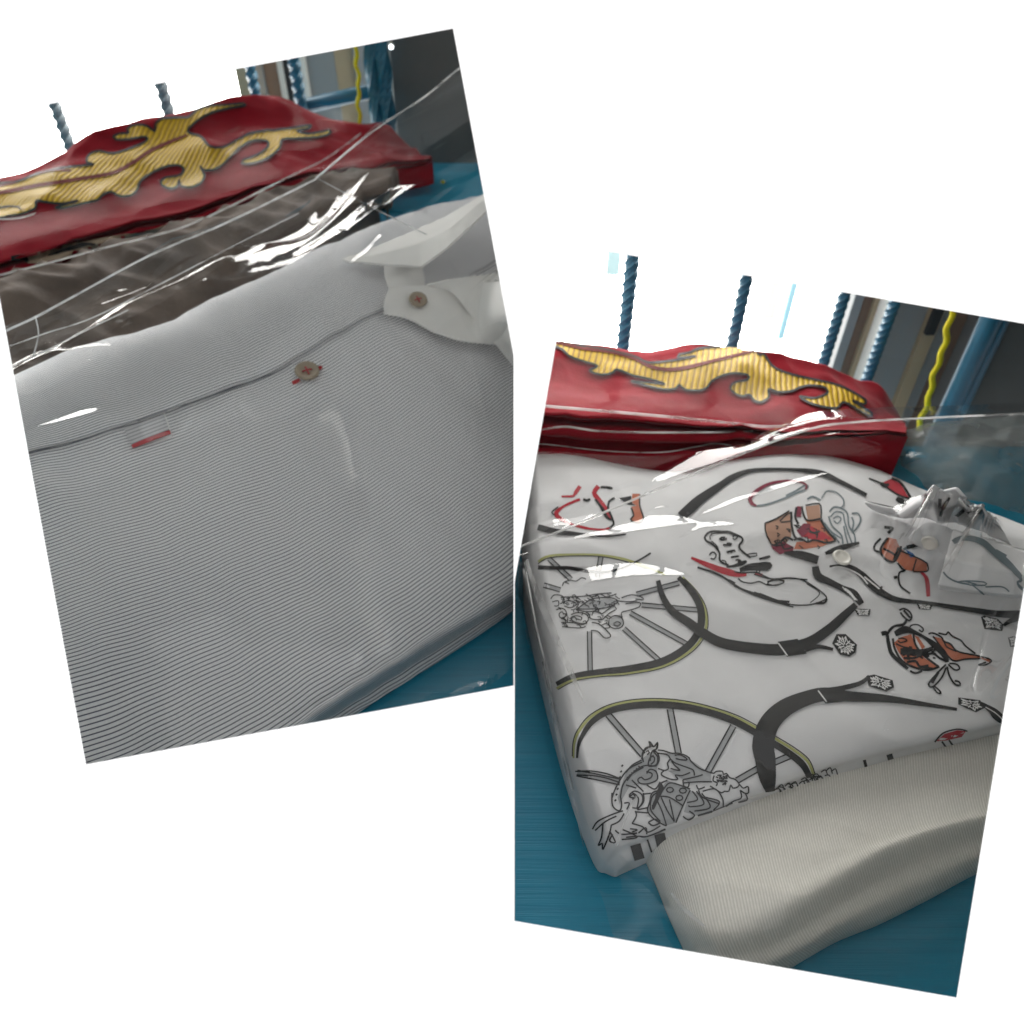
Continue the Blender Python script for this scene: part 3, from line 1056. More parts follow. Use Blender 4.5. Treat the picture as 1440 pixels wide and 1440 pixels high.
rows = [prow([(-60, 566), (20, 528), (100, 490), (200, 461), (300, 419), (380, 384), (480, 338), (560, 303), (640, 282), (722.4, 262)], -0.010),
        prow([(-60, 572), (20, 534), (100, 497), (200, 467), (300, 425), (380, 390), (480, 344), (560, 309), (640, 290), (722.4, 270)], 0.000),
        prow([(-60, 612), (20, 580), (100, 548), (200, 512), (300, 470), (380, 436), (480, 392), (560, 362), (640, 342), (722.4, 318)], 0.004),
        prow([(-60, 655), (45, 627), (127, 606), (224, 572), (290, 551), (380, 519), (447, 484), (500, 458), (545, 435), (640, 395), (722.4, 352)], 0.0030),
        prow([(-60, 662), (45, 634), (127, 613), (224, 579), (290, 558), (380, 525), (447, 490), (500, 464), (545, 441), (640, 403), (722.4, 361)], 0.0016),
        prow([(-40, 765), (60, 735), (200, 690), (300, 655), (400, 615), (500, 568), (600, 514), (722.4, 440)], 0.001),
        prow([(-20, 882), (80, 850), (200, 808), (300, 770), (400, 726), (500, 676), (600, 619), (722.4, 545)], 0.002),
        prow([(0, 995), (110, 960), (200, 928), (300, 888), (400, 841), (500, 788), (600, 727), (722.4, 646)], 0.002),
        prow([(30, 1105), (140, 1062), (250, 1013), (350, 960), (450, 902), (550, 840), (640, 780), (722.4, 722)], 0.002),
        prow([(90, 1180), (200, 1128), (300, 1075), (400, 1016), (500, 950), (600, 882), (680, 824), (722.4, 792)], 0.001),
        prow([(170, 1200), (250, 1148), (350, 1080), (440, 1016), (480, 987), (540, 945), (614, 899), (690, 855), (722.4, 832)], -0.001),
        [(x, y, 0.004) for x, y in ((180, 1215), (260, 1158), (360, 1090), (445, 1026), (485, 998), (545, 957), (618, 912), (692, 866), (722.4, 845))],
        [(x, y, 0.003) for x, y in ((190, 1225), (268, 1168), (368, 1100), (455, 1034), (495, 1004), (555, 965), (626, 920), (697, 873), (722.4, 854))]]
gr = net(rows, 200, [4, 10, 12, 4, 16, 16, 16, 16, 12, 8, 5, 3], SP)


def sh_wr(p):
    return (0.0022 * noise.noise(Vector((p.x * 14, p.y * 14, 7.7))) + 0.0016 * noise.noise(Vector((p.x * 34 + p.y * 22, p.y * 26 - p.x * 12, 1.7))) + 0.0009 * noise.noise(Vector((p.x * 80 + p.y * 40, p.y * 50, 2.7)))
            + 0.0035 * math.exp(-((p.x + 0.068) ** 2 + (p.y - 0.335) ** 2) / 0.0007))


displace(gr, sh_wr)
_, sv, sf = grid_obj('body', gr, M['stripe'], ss, skirt=0.001)
LS.add(sv, sf)
st = tree_of(sv, sf)


def surf(tree, x, y):
    h = tree.ray_cast(CP, ray(x, y).normalized())
    return h[0], h[1]


def zs(x, y, d=0.0):
    h = st.ray_cast(CP, ray(x, y).normalized())
    return (h[0].z if h[0] is not None else 0.1) + d


def flap(name, rows, parent, nu=40, nv=14, material='collar', thick=0.0012, wr=0.0004, tree=None, linear=False):
    rows = [[(x, y, zs(x, y, d) if tree is None else (tree.ray_cast(CP, ray(x, y).normalized())[0] or Vector((0, 0, 0.06))).z + d) for x, y, d in r] for r in rows]
    g_ = net(rows, nu, nv, None, linear)
    displace(g_, lambda p: wr * noise.noise(Vector((p.x * 70, p.y * 70, 5))))
    o, v, f = grid_obj(name, g_, M[material], parent, solid=thick)
    md = o.modifiers.new('round', 'BEVEL'); md.width = 0.0005; md.segments = 2; md.limit_method = 'ANGLE'
    return o, v, f


# stand of the collar, button side and buttonhole side
c1 = flap('collar_stand', [[(541, 374, 0.002), (565, 374, 0.005), (594, 374, 0.007)], [(542, 392, 0.002), (568, 392, 0.004), (596, 390, 0.005)], [(549, 412, 0.001), (570, 412, 0.002), (597, 406, 0.003)]], ss, 24, 8)
c2 = flap('collar_stand', [[(548, 406, 0.0035), (575, 404, 0.0045), (600, 402, 0.006), (660, 400, 0.008), (722.4, 396, 0.009)],
                           [(540, 424, 0.0035), (580, 428, 0.0045), (620, 438, 0.006), (665, 442, 0.007), (722.4, 440, 0.008)],
                           [(540, 441, 0.0025), (576, 451, 0.003), (615, 471, 0.0035), (655, 482, 0.004), (722.4, 482, 0.005)]], ss, 50, 10)
c3 = flap('collar', [[(482, 363, 0.004), (530, 346, 0.007), (575, 327, 0.009), (627, 304, 0.011), (677, 274, 0.012), (712, 255, 0.012)],
                     [(486, 365, 0.0045), (540, 356, 0.009), (590, 342, 0.012), (637, 318, 0.015), (678, 282, 0.016), (714, 262, 0.016)],
                     [(490, 366.5, 0.005), (550, 372, 0.009), (592, 374, 0.012), (628, 349, 0.016), (652, 326, 0.017), (716, 268, 0.017)]], ss, 60, 14, linear=True)
c4 = flap('collar', [[(600, 401, 0.009), (642, 391, 0.012), (690, 385, 0.014), (722.4, 380, 0.015)],
                     [(603, 403, 0.0085), (640, 402, 0.012), (686, 418, 0.013), (722.4, 434, 0.013)],
                     [(605, 403.5, 0.008), (636, 412, 0.010), (668, 450, 0.008), (722.4, 516, 0.005)]], ss, 50, 14)
for c in (c1, c2, c3, c4):
    LS.add(c[1], c[2])

# placket edge: shade of the crease painted as a flat grey line
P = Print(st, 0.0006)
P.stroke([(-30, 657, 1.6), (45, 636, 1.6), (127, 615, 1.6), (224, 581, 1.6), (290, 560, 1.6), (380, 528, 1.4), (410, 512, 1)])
P.build('placket_shade', M['ink_grey'], ss, 'grey line drawn as the shade of the placket edge')


def button(name, px, py, rpx, tree, material, parent, tilt=None, thread=None, holes=True, lift=0.22):
    c, n = surf(tree, px, py)
    if tilt: n = (n + Vector(tilt)).normalized()
    r = rpx * (c - CP).dot(FW) / F
    b = lathe(name, [(r * 0.55, -r * 0.12), (r * 0.9, -r * 0.08), (r, r * 0.06), (r * 0.97, r * 0.2), (r * 0.86, r * 0.27), (r * 0.72, r * 0.22), (r * 0.62, r * 0.12), (r * 0.3, r * 0.1), (0.0001, r * 0.1)], c + n * (r * lift), n, material, parent, 32)
    if thread:
        x = n.cross(Vector((0.25, 1, 0.2))).normalized(); y = n.cross(x)
        top = c + n * (r * (lift + 0.16))
        for s in (1, -1):
            a = top + (x * 0.26 + y * 0.26 * s) * r; e = top - (x * 0.26 + y * 0.26 * s) * r
            mid = top + n * (r * 0.06)
            tube('thread', [a - n * r * 0.1, a, mid, e, e - n * r * 0.1], r * 0.07, thread, b, 6)
        if holes:
            for sx in (1, -1):
                for sy in (1, -1):
                    hc = top + (x * sx + y * sy) * (0.26 * r) - n * (r * 0.055)
                    lathe('hole', [(r * 0.09, 0), (r * 0.09, r * 0.01)], hc, n, M['ink'], b, 10)
    return b


button('button', 432, 525, 17, st, M['btn_olive'], ss, None, M['thread'])
button('button', 587, 428, 13, tree_of(c2[1], c2[2]), M['btn_olive'], ss, (0.1, 0.1, 0), M['thread'], lift=0.7)
P = Print(st, 0.0006)
for a_, b_ in (((411, 540), (422, 535)), ((443, 521), (453, 517))):
    P.stroke([(a_[0], a_[1], 4.5), ((a_[0] + b_[0]) / 2, (a_[1] + b_[1]) / 2, 5.5), (b_[0], b_[1], 4)])
P.build('buttonhole_stitching', M['thread'], ss, 'red buttonhole stitching')
M['tab'] = mat('pale_tab', (0.72, 0.72, 0.74), 0.9, 0.1)
Print(st, 0.0005).fill([(174, 604), (231, 583), (240, 609), (187, 630)], 4).build('tab', M['tab'], ss, 'pale square patch above the red bar')
P = Print(st, 0.0006)
for t_ in (0.15, 0.32, 0.49, 0.66, 0.83):
    P.stroke([(174 + 13 * t_, 604 + 26 * t_), (231 + 9 * t_, 583 + 26 * t_)], 1.0)
P.build('tab_stripes', M['ink_grey'], ss)['kind'] = 'stuff'
P = Print(st, 0.0011)
P.stroke([(186, 630, 5), (200, 624.5, 6), (215, 618.5, 6), (230, 613, 6), (240, 609.5, 5.5)])
P.build('stitched_bar', M['thread'], ss, 'short red stitched bar on the placket')
P = Print(st, 0.0006)
P.stroke([(231, 582), (236, 596), (241, 612)], 1.4)
P.stroke([(189, 634), (242, 614)], 1.0)
P.build('tab_stitching', M['wthread'], ss)

# clear bag over the striped shirt
bagL = empty('plastic_bag', 'clear plastic bag stretched over the striped shirt', 'plastic bag', 'clear plastic bags')
rows = [[(-60, 512, 0.100), (0, 470, 0.103), (50, 446, 0.105), (105, 416, 0.108), (211, 359, 0.112), (317, 314, 0.118), (432, 258, 0.128), (450, 246, 0.13), (520, 188, 0.150), (600, 134, 0.165), (645, 97, 0.176), (722.4, 40, 0.19)],
        [(-60, 520, 0.099), (0, 478, 0.101), (50, 455, 0.103), (105, 427, 0.105), (211, 372, 0.108), (317, 328, 0.112), (432, 275, 0.122), (450, 262, 0.124), (520, 215, 0.140), (600, 175, 0.150), (645, 150, 0.155), (722.4, 110, 0.165)],
        [(-60, 545, 0.094), (0, 508, 0.094), (50, 485, 0.096), (105, 460, 0.098), (211, 410, 0.100), (317, 365, 0.102), (432, 310, 0.108), (450, 300, 0.112), (520, 265, 0.126), (600, 245, 0.132), (645, 235, 0.134), (722.4, 222, 0.136)],
        [(x, y, ('p', d)) for x, y, d in ((-60, 572, 0.006), (20, 534, 0.006), (100, 500, 0.006), (200, 470, 0.006), (300, 428, 0.006), (380, 392, 0.008), (480, 346, 0.016), (560, 312, 0.022), (640, 295, 0.024), (722.4, 280, 0.024))],
        [(x, y, ('p', d)) for x, y, d in ((-60, 655, 0.013), (45, 627, 0.013), (127, 606, 0.012), (224, 572, 0.011), (290, 551, 0.010), (380, 519, 0.010), (447, 476, 0.010), (500, 452, 0.012), (545, 432, 0.014), (640, 395, 0.018), (722.4, 352, 0.022))],
        prow([(-40, 765), (60, 735), (200, 690), (300, 655), (400, 615), (500, 568), (600, 514), (722.4, 440)], 0.004),
        prow([(0, 995), (110, 960), (200, 928), (300, 888), (400, 841), (500, 788), (600, 727), (722.4, 646)], 0.0045),
        prow([(90, 1180), (200, 1128), (300, 1075), (400, 1016), (500, 950), (600, 882), (680, 824), (722.4, 792)], 0.004),
        prow([(170, 1205), (250, 1153), (350, 1085), (440, 1021), (480, 992), (540, 950), (614, 904), (690, 860), (722.4, 837)], 0.003),
        [(x, y, 0.002) for x, y in ((215, 1250), (290, 1190), (390, 1120), (478, 1050), (520, 1022), (580, 980), (650, 935), (712, 890), (722.4, 882))],
        [(x, y, 0.0012) for x, y in ((260, 1290), (340, 1230), (440, 1150), (520, 1090), (560, 1060), (620, 1015), (690, 965), (715, 945), (722.4, 938))]]
lenL = [([(-40, 560, 0.095), (10, 530, 0.096), (60, 508, 0.097), (110, 486, 0.098), (150, 470, 0.099)], 0.0050, 0.012, 0.010),
        ([(-10, 520, 0.097), (90, 478, 0.099), (180, 430, 0.1), (260, 392, 0.102), (330, 352, 0.105)], 0.0026, 0.006, 0.0048),
        ([(60, 470, 0.1), (140, 430, 0.102), (230, 380, 0.106), (300, 340, 0.11)], 0.0016, 0.006, 0.003),
        ([(200, 375, 0.107), (260, 350, 0.109), (320, 335, 0.11), (350, 322, 0.112)], 0.0022, 0.008, 0.0040),
        ([(-20, 470, 0.102), (40, 462, 0.102), (90, 440, 0.104)], 0.0016, 0.006, 0.003),
        ([(-30, 548, 0.095), (30, 522, 0.096), (80, 498, 0.097), (105, 482, 0.098)], 0.0060, 0.014, 0.013),
        ([(40, 500, 0.098), (130, 455, 0.1), (210, 412, 0.102)], 0.0024, 0.006, 0.0045),
        ([(110, 425, 0.106), (190, 385, 0.108), (270, 345, 0.11)], 0.0018, 0.006, 0.0035),
        ([(30, 680), (60, 672), (80, 663)], 0.0012, 0.004, 0.0018),
        ([(100, 645), (125, 635), (140, 625)], 0.0006, 0.003, 0.0012),
        ([(108, 502), (120, 499), (132, 496)], 0.0005, 0.003, 0.0010),
        ([(205, 510), (215, 508), (225, 504)], 0.0005, 0.003, 0.0010)]
film('film', rows, 300, [14, 34, 34, 22, 20, 20, 16, 8, 8, 6], LS, 0.0020, bagL, SP, amp=0.0006, cell=0.045, ang=0.6, lenses=lenL, k=1, relax=5, crumple=0.0075)
# folded top seam of that bag
def crease(pts, parent, r=0.0005, name='crease'):
    n_ = len(pts)
    v3 = [at_z(*p) for p in pts]
    dense = []
    for i in range(n_ - 1):
        for s_ in range(6):
            dense.append(Vector([cr(v3[max(0, i - 1)][c], v3[i][c], v3[i + 1][c], v3[min(n_ - 1, i + 2)][c], s_ / 6) for c in range(3)]))
    dense.append(v3[-1])
    return tube(name, dense, r, M['crease'], parent, 6)


def crease_on(pts, parent, solid, r=0.00035, gap=0.0015, name='crease'):
    t_ = solid.bvh()
    out = []
    for x, y in pts:
        h = t_.ray_cast(CP, ray(x, y).normalized())
        if h[0] is not None:
            q = CP + (h[0] - CP) * (1 - gap / (h[0] - CP).length)
            out.append((x, y, q.z))
    return crease(out, parent, r, name) if len(out) > 1 else None


crease([(x, y, z + 0.0005) for x, y, z in rows[0]], bagL, 0.0005, 'seam')
for ln in ([(-20, 500, 0.1), (60, 470, 0.1), (132, 446, 0.101), (232, 396, 0.103), (330, 345, 0.106), (420, 300, 0.112)],
           [(-20, 525, 0.098), (40, 505, 0.098), (110, 470, 0.099), (180, 436, 0.1)], [(50, 446, 0.106), (54, 470, 0.103), (47, 500, 0.1)],
           [(443, 249, 0.131), (520, 290, 0.118), (600, 330, 0.116)]):
    crease(ln, bagL, 0.0003)

# bag round the red shirt
bagR = empty('plastic_bag', 'clear plastic bag around the red embroidered shirt at left', 'plastic bag', 'clear plastic bags')
rows = [redrow([(-60, 268), (0, 238), (90, 200), (160, 172), (240, 152), (345, 128), (420, 142), (520, 165), (560, 180)], 1.02),
        redrow([(-60, 300), (0, 278), (100, 245), (200, 214), (300, 186), (400, 176), (500, 190), (580, 206)], 0.72),
        redrow([(-60, 340), (0, 318), (100, 290), (200, 264), (300, 238), (400, 216), (500, 207), (600, 218)], 0.36),
        redrow([(-60, 370), (0, 353), (100, 327), (200, 300), (300, 274), (380, 252), (450, 234), (540, 218), (606, 220)], 0.04),
        redrow([(-60, 395), (0, 378), (100, 352), (200, 322), (300, 292), (400, 262), (480, 243), (560, 232), (610, 228)], -0.06),
        redrow([(-60, 424), (0, 402), (100, 374), (200, 346), (300, 313), (400, 276), (480, 252), (560, 240), (612, 234)], -0.07)]
ridR = [([(0, 372, 0.085), (120, 345, 0.088), (250, 318, 0.092), (340, 280, 0.1), (420, 248, 0.108), (500, 205, 0.12)], 0.0022, 0.0016),
        ([(0, 318, 0.09), (40, 305, 0.092), (60, 300, 0.093)], 0.0012, 0.0012)]
film('film', rows, 150, [10, 10, 8, 6, 6], LS, 0.0012, bagR, None, amp=0.0005, cell=0.05, ang=0.2, ridges=ridR, k=5, material=M['film_soft'])
crease_on([(-20, 392), (60, 372), (150, 348), (250, 322), (320, 292), (404, 250), (460, 222), (507, 188)], bagR, LS, 0.0005, 0.004)
crease_on([(-20, 300), (0, 308), (30, 306), (50, 300)], bagR, LS, 0.0004, 0.004)

# ================================================================== RIGHT: WINDOW
g = empty('window_grille', 'teal twisted iron bars in front of the right window', 'grille', 'window grilles')
for px, py, sd, pt in ((884, 410, 0.0072, 0.0062), (1041, 430, 0.0066, 0.0058), (1176, 450, 0.0062, 0.0050), (1245, 460, 0.0058, 0.0045)):
    twisted_bar('bar', at_y(px, py, RY - 0.012).x, RY - 0.012, -0.06, 0.31, sd, pt, M['bar'], g)
for px, r in ((1364, 0.0062), (1378, 0.0045)):
    x = at_y(px, 500, RY - 0.006).x
    tube('pipe', [Vector((x, RY - 0.010, -0.08)), Vector((x, RY - 0.010, 0.31))], r, M['bar'], g, 16)
for a_, b_, yo, mt, lb in ((1192, 1206, 0.03, 'grey_b', 'grey upright panel beside the third teal bar'),
                       (1206, 1222, 0.034, 'brown_b', 'brown upright panel behind the right grille'),
                       (1222, 1230, 0.03, 'tan_b', 'narrow tan strip behind the right grille'),
                       (1230, 1240, 0.036, 'dark_b', 'narrow dark strip behind the right grille'),
                       (1240, 1249, 0.02, 'pale_b', 'narrow cream strip left of the fourth teal bar'),
                       (1249, 1306, 0.03, 'grey_b', 'wide grey panel between the fourth bar and the yellow string'),
                       (1306, 1324, 0.025, 'tan_b', 'tan upright strip beside the yellow string at right'),
                       (1324, 1340, 0.03, 'grey_b', 'grey strip behind the yellow string at right'),
                       (1340, 1398, 0.034, 'brown_b', 'dark brown panel behind the teal pipe')):
    vboard('upright_panel', a_, b_, 450, RY + yo, -0.2, 0.29, 0.012, M[mt], lb, 'panel', 'panels behind the right grille')
# things seen far outside through the right window
for px0, px1, py0, py1, mt, nm, lb in ((1078, 1096, 395, 450, 'far_grey', 'far_post', 'pale grey post far outside the right window'),
                                       (1104, 1114, 392, 478, 'far_blue', 'far_post', 'thin blue post far outside the right window'),
                                       (853, 873, 352, 388, 'cyan_b', 'far_sign', 'pale cyan sign far outside beside the first teal bar')):
    a, b = at_y(px0, py0, 0.75), at_y(px1, py1, 0.75)
    xa, xb = at_y(px0, (py0 + py1) / 2, 0.75).x, at_y(px1, (py0 + py1) / 2, 0.75).x
    tag(box(nm, xa, xb, 0.75, 0.76, b.z, a.z, M[mt], None, 0.001), lb, 'post' if 'post' in nm else 'sign')
a_, b_ = at_y(1294, 432, RY + 0.022), at_y(1308, 470, RY + 0.022)
tag(box('dark_tag', b_.x - 0.004, b_.x + 0.002, RY + 0.020, RY + 0.024, b_.z, a_.z, M['dark_b'], None, 0.0005), 'small dark tag on the grey panel behind the right grille', 'tag')
string(1352, 400, 1292, 605, RY - 0.025, 'yellow string hanging before the right window grille')

# ================================================================== RIGHT: RED SHIRT
def ry(pts, y): return [(p[0], p[1], ('y', y)) for p in pts]


red2 = empty('red_shirt', 'folded red shirt with gold scroll embroidery behind the bicycle print shirt', 'shirt', 'red shirts')
rows = [ry([(728, 468), (782, 481), (830, 489), (865, 495), (900, 497), (945, 488), (1000, 486), (1050, 489), (1100, 499), (1150, 511), (1195, 533), (1240, 545), (1262, 578), (1271, 596)], 0.35),
        ry([(728, 515), (850, 525), (1000, 520), (1100, 538), (1200, 562), (1272, 599)], 0.328),
        ry([(728, 550), (850, 562), (1000, 565), (1100, 575), (1200, 587), (1274, 603)], 0.305),
        ry([(728, 566), (767, 573), (850, 580), (950, 588), (1080, 600), (1180, 605), (1276, 606)], 0.288),
        ry([(728, 576), (767, 583), (850, 590), (950, 597), (1080, 605), (1180, 608), (1276, 608)], 0.281),
        ry([(728, 582), (767, 588), (850, 595), (950, 601), (1080, 608), (1180, 609), (1276, 609)], 0.292),
        ry([(728, 592), (767, 598), (850, 604), (950, 608), (1080, 612), (1180, 612), (1276, 610)], 0.281),
        ry([(728, 604), (767, 611), (850, 619), (950, 622), (1080, 618), (1180, 614), (1276, 611)], 0.278),
        ry([(728, 608), (767, 615), (850, 623), (950, 625), (1080, 621), (1180, 615), (1277, 612)], 0.288),
        ry([(728, 622), (757, 630), (850, 638), (930, 639), (1000, 634), (1100, 627), (1200, 618), (1277, 614)], 0.277)]
gr = net(rows, 190, [16, 14, 12, 5, 4, 5, 5, 4, 6])
displace(gr, lambda p: 0.0022 * noise.noise(Vector((p.x * 30 + 9, p.y * 45, 1.0))) + 0.0008 * noise.noise(Vector((p.x * 90, p.y * 120, 4.0))) + 0.0013 * (1 - 2 * abs(noise.noise(Vector((p.x * 40, p.y * 30, 7.0))))))
_, rv, rf = grid_obj('body', gr, M['red'], red2, skirt=-0.03)
RS.add(rv, rf)
rt = tree_of(rv, rf)
a1 = T(720, 330, 0.25)
a2 = T(1060, 380, 0.2639)
gold = a1((60, 560), (250, 605), (380, 630), (500, 647), (580, 662), (690, 692), (760, 725), (850, 722), (980, 702), (1030, 690), (930, 700), (940, 682), (1000, 668), (1050, 648), (1180, 636), (1300, 646), (1360, 658), (1390, 682)) + \
    a2((50, 450), (100, 520), (200, 560), (330, 590), (450, 620), (550, 670), (592, 700), (580, 720), (520, 700), (625, 770), (600, 778), (480, 710), (440, 740), (380, 737), (300, 716), (242, 680), (320, 688), (388, 660), (370, 630), (300, 620), (240, 632), (200, 650), (130, 656), (75, 640), (80, 680), (40, 710), (0, 702)) + \
    a1((1330, 905), (1300, 915), (1260, 905), (1225, 870), (1250, 835), (1320, 820), (1320, 795), (1250, 785), (1180, 800), (1120, 830), (1090, 868), (1050, 883), (970, 878), (940, 850), (920, 873), (860, 878), (780, 863), (665, 832), (760, 838), (860, 848), (780, 820), (680, 798), (590, 765), (560, 785), (500, 793), (432, 770), (480, 745), (400, 718), (320, 688), (255, 640), (60, 600))
Print(rt, 0.0006).fill(gold, 4, smooth=True).build('embroidery', M['gold'], red2, 'gold scroll embroidery')
P = Print(rt, 0.0009)
P.stroke(gold, 2.4, closed=True, smooth=True)
P.build('embroidery_outline', M['ink'], red2, 'dark outline of the embroidery')
P = Print(rt, 0.0009)
P.stroke(a1((60, 575), (260, 615, 4), (400, 645, 5), (560, 665, 5), (680, 700, 5), (780, 748, 5), (880, 765, 5), (980, 755, 5), (1100, 725, 4), (1240, 690, 4), (1360, 660, 3)))
P.build('embroidery_vein', M['gold_line'], red2, 'dark red vein through the embroidery')

# ================================================================== RIGHT: CREAM RIBBED SHIRT
cr_sh = empty('cream_shirt', 'cream ribbed shirt folded under the bicycle print shirt', 'shirt')
rows = [[(895, 1180, 0.0050), (925, 1168, 0.0110), (1000, 1138, 0.0130), (1100, 1106, 0.0135), (1250, 1062, 0.0145), (1440, 1012, 0.0150), (1500, 1000, 0.0150)],
        [(906, 1208, 0.0010), (918, 1206, 0.0065), (945, 1202, 0.0115), (1000, 1192, 0.0145), (1100, 1168, 0.0150), (1250, 1126, 0.0155), (1440, 1078, 0.0155), (1505, 1060, 0.0155)],
        [(923, 1246, 0.0010), (935, 1249, 0.0060), (960, 1252, 0.0115), (1000, 1255, 0.0155), (1100, 1230, 0.0165), (1250, 1175, 0.0163), (1440, 1118, 0.0160), (1510, 1095, 0.0160)],
        [(938, 1284, 0.0010), (950, 1290, 0.0060), (972, 1300, 0.0115), (1000, 1312, 0.0150), (1060, 1300, 0.0170), (1180, 1234, 0.0175), (1250, 1194, 0.0170), (1330, 1166, 0.0165), (1440, 1140, 0.0165), (1515, 1120, 0.0165)],
        [(953, 1318, 0.0010), (966, 1326, 0.0050), (985, 1335, 0.0085), (1010, 1345, 0.0110), (1080, 1332, 0.0120), (1180, 1272, 0.0120), (1270, 1222, 0.0120), (1350, 1190, 0.0120), (1440, 1165, 0.0120), (1520, 1140, 0.0120)],
        [(967, 1348, 0.0010), (982, 1356, 0.0040), (1020, 1372, 0.0090), (1107, 1342, 0.0105), (1180, 1300, 0.0107), (1280, 1248, 0.0105), (1375, 1206, 0.0105), (1440, 1180, 0.0105), (1525, 1150, 0.0105)],
        [(980, 1372, 0.0010), (996, 1380, 0.0030), (1030, 1395, 0.0050), (1107, 1357, 0.0060), (1177, 1318, 0.0060), (1238, 1292, 0.0060), (1310, 1257, 0.0060), (1375, 1222, 0.0060), (1440, 1196, 0.0060), (1530, 1160, 0.0060)],
        [(984, 1376, 0.0008), (1000, 1384, 0.0020), (1032, 1399, 0.0030), (1108, 1361, 0.0035), (1178, 1321, 0.0035), (1239, 1296, 0.0035), (1311, 1260, 0.0035), (1376, 1225, 0.0035), (1441, 1199, 0.0035), (1530, 1164, 0.0035)]]
gr = net(rows, 180, [10, 12, 12, 10, 8, 8, 3])
displace(gr, lambda p: 0.0009 * noise.noise(Vector((p.x * 28, p.y * 40, 2.2))) + 0.0008 * (1 - 2 * abs(noise.noise(Vector((p.x * 16 + p.y * 30, p.y * 40 - p.x * 14, 5.2))))))
_, v_, f_ = grid_obj('body', gr, M['rib'], cr_sh, skirt=0.0008)
RS.add(v_, f_)

# ================================================================== RIGHT: BICYCLE PRINT SHIRT
bs = empty('printed_shirt', 'white shirt printed with wheels, straps and crests in black and orange', 'shirt')
PP = (0.016 - 0.19 * 0.105, 0.0, 0.19)
rows = [prow([(733, 636), (800, 640), (870, 655), (950, 662), (1050, 646), (1130, 640), (1220, 658), (1300, 692), (1440, 740), (1500, 760)], -0.012),
        prow([(733, 643), (800, 646), (870, 661), (950, 668), (1050, 652), (1130, 646), (1220, 664), (1300, 698), (1440, 746), (1500, 766)], -0.002),
        prow([(736, 700), (850, 695), (1000, 688), (1150, 690), (1300, 735), (1440, 780), (1500, 800)], 0.001),
        prow([(739, 770), (850, 765), (1000, 752), (1150, 748), (1300, 780), (1440, 815), (1500, 835)], 0.002),
        prow([(752, 845), (900, 838), (1050, 822), (1200, 815), (1320, 836), (1440, 862), (1500, 876)], 0.001),
        prow([(769, 930), (900, 928), (1050, 912), (1200, 897), (1320, 900), (1440, 915), (1500, 925)], 0.001),
        prow([(790, 1020), (900, 1012), (1050, 994), (1200, 972), (1320, 962), (1440, 960), (1500, 962)], 0.0015),
        prow([(815, 1108), (900, 1090), (1000, 1064), (1150, 1032), (1300, 1003), (1440, 982), (1500, 974)], 0.002),
        prow([(842, 1186), (905, 1170), (1000, 1136), (1075, 1107), (1140, 1080), (1200, 1064), (1280, 1046), (1350, 1030), (1440, 1010), (1500, 998)], 0.001),
        prow([(856, 1206), (912, 1182), (1000, 1146), (1075, 1117), (1140, 1092), (1200, 1075), (1280, 1055), (1350, 1038), (1440, 1018), (1500, 1006)], -0.003),
        prow([(868, 1218), (922, 1192), (1005, 1154), (1075, 1124), (1140, 1102), (1200, 1085), (1280, 1062), (1350, 1045), (1440, 1025), (1500, 1012)], -0.006),
        prow([(872, 1222), (926, 1196), (1008, 1157), (1077, 1127), (1141, 1104), (1201, 1087), (1281, 1064), (1351, 1047), (1440, 1027), (1500, 1014)], -0.009)]
gr = net(rows, 210, [4, 10, 12, 12, 12, 12, 12, 12, 5, 4, 3], PP)
nr, nc = len(gr), len(gr[0])
for line in gr:
    for j, p in enumerate(line):                       # rolled left edge
        u = j / (nc - 1)
        if u < 0.03:
            k_ = (1 - u / 0.03) ** 2.4
            p.z = p.z * (1 - k_) + 0.004 * k_
displace(gr, lambda p: 0.0018 * noise.noise(Vector((p.x * 22, p.y * 22, 6.1))) + 0.0008 * noise.noise(Vector((p.x * 60 + p.y * 30, p.y * 45, 2.1))) + 0.0010 * (1 - 2 * abs(noise.noise(Vector((p.x * 26 + p.y * 20, p.y * 30 - p.x * 16, 3.1))))))
_, bv, bf = grid_obj('body', gr, M['white'], bs, skirt=0.0008)
RS.add(bv, bf)
bt = tree_of(bv, bf)


def zb(x, y, d=0.0):
    h = bt.ray_cast(CP, ray(x, y).normalized())
    return (h[0].z if h[0] is not None else 0.07) + d


def flapb(name, rows, nu=40, nv=12, wr=0.0005, thick=0.0010, material='white', linear=False):
    rows = [[(x, y, zb(x, y, d)) for x, y, d in r] for r in rows]
    g_ = net(rows, nu, nv, None, linear)
    displace(g_, lambda p: wr * noise.noise(Vector((p.x * 110, p.y * 110, 9))))
    o, v, f = grid_obj(name, g_, M[material], bs, solid=thick)
    RS.add(v, f)
    return o, v, f


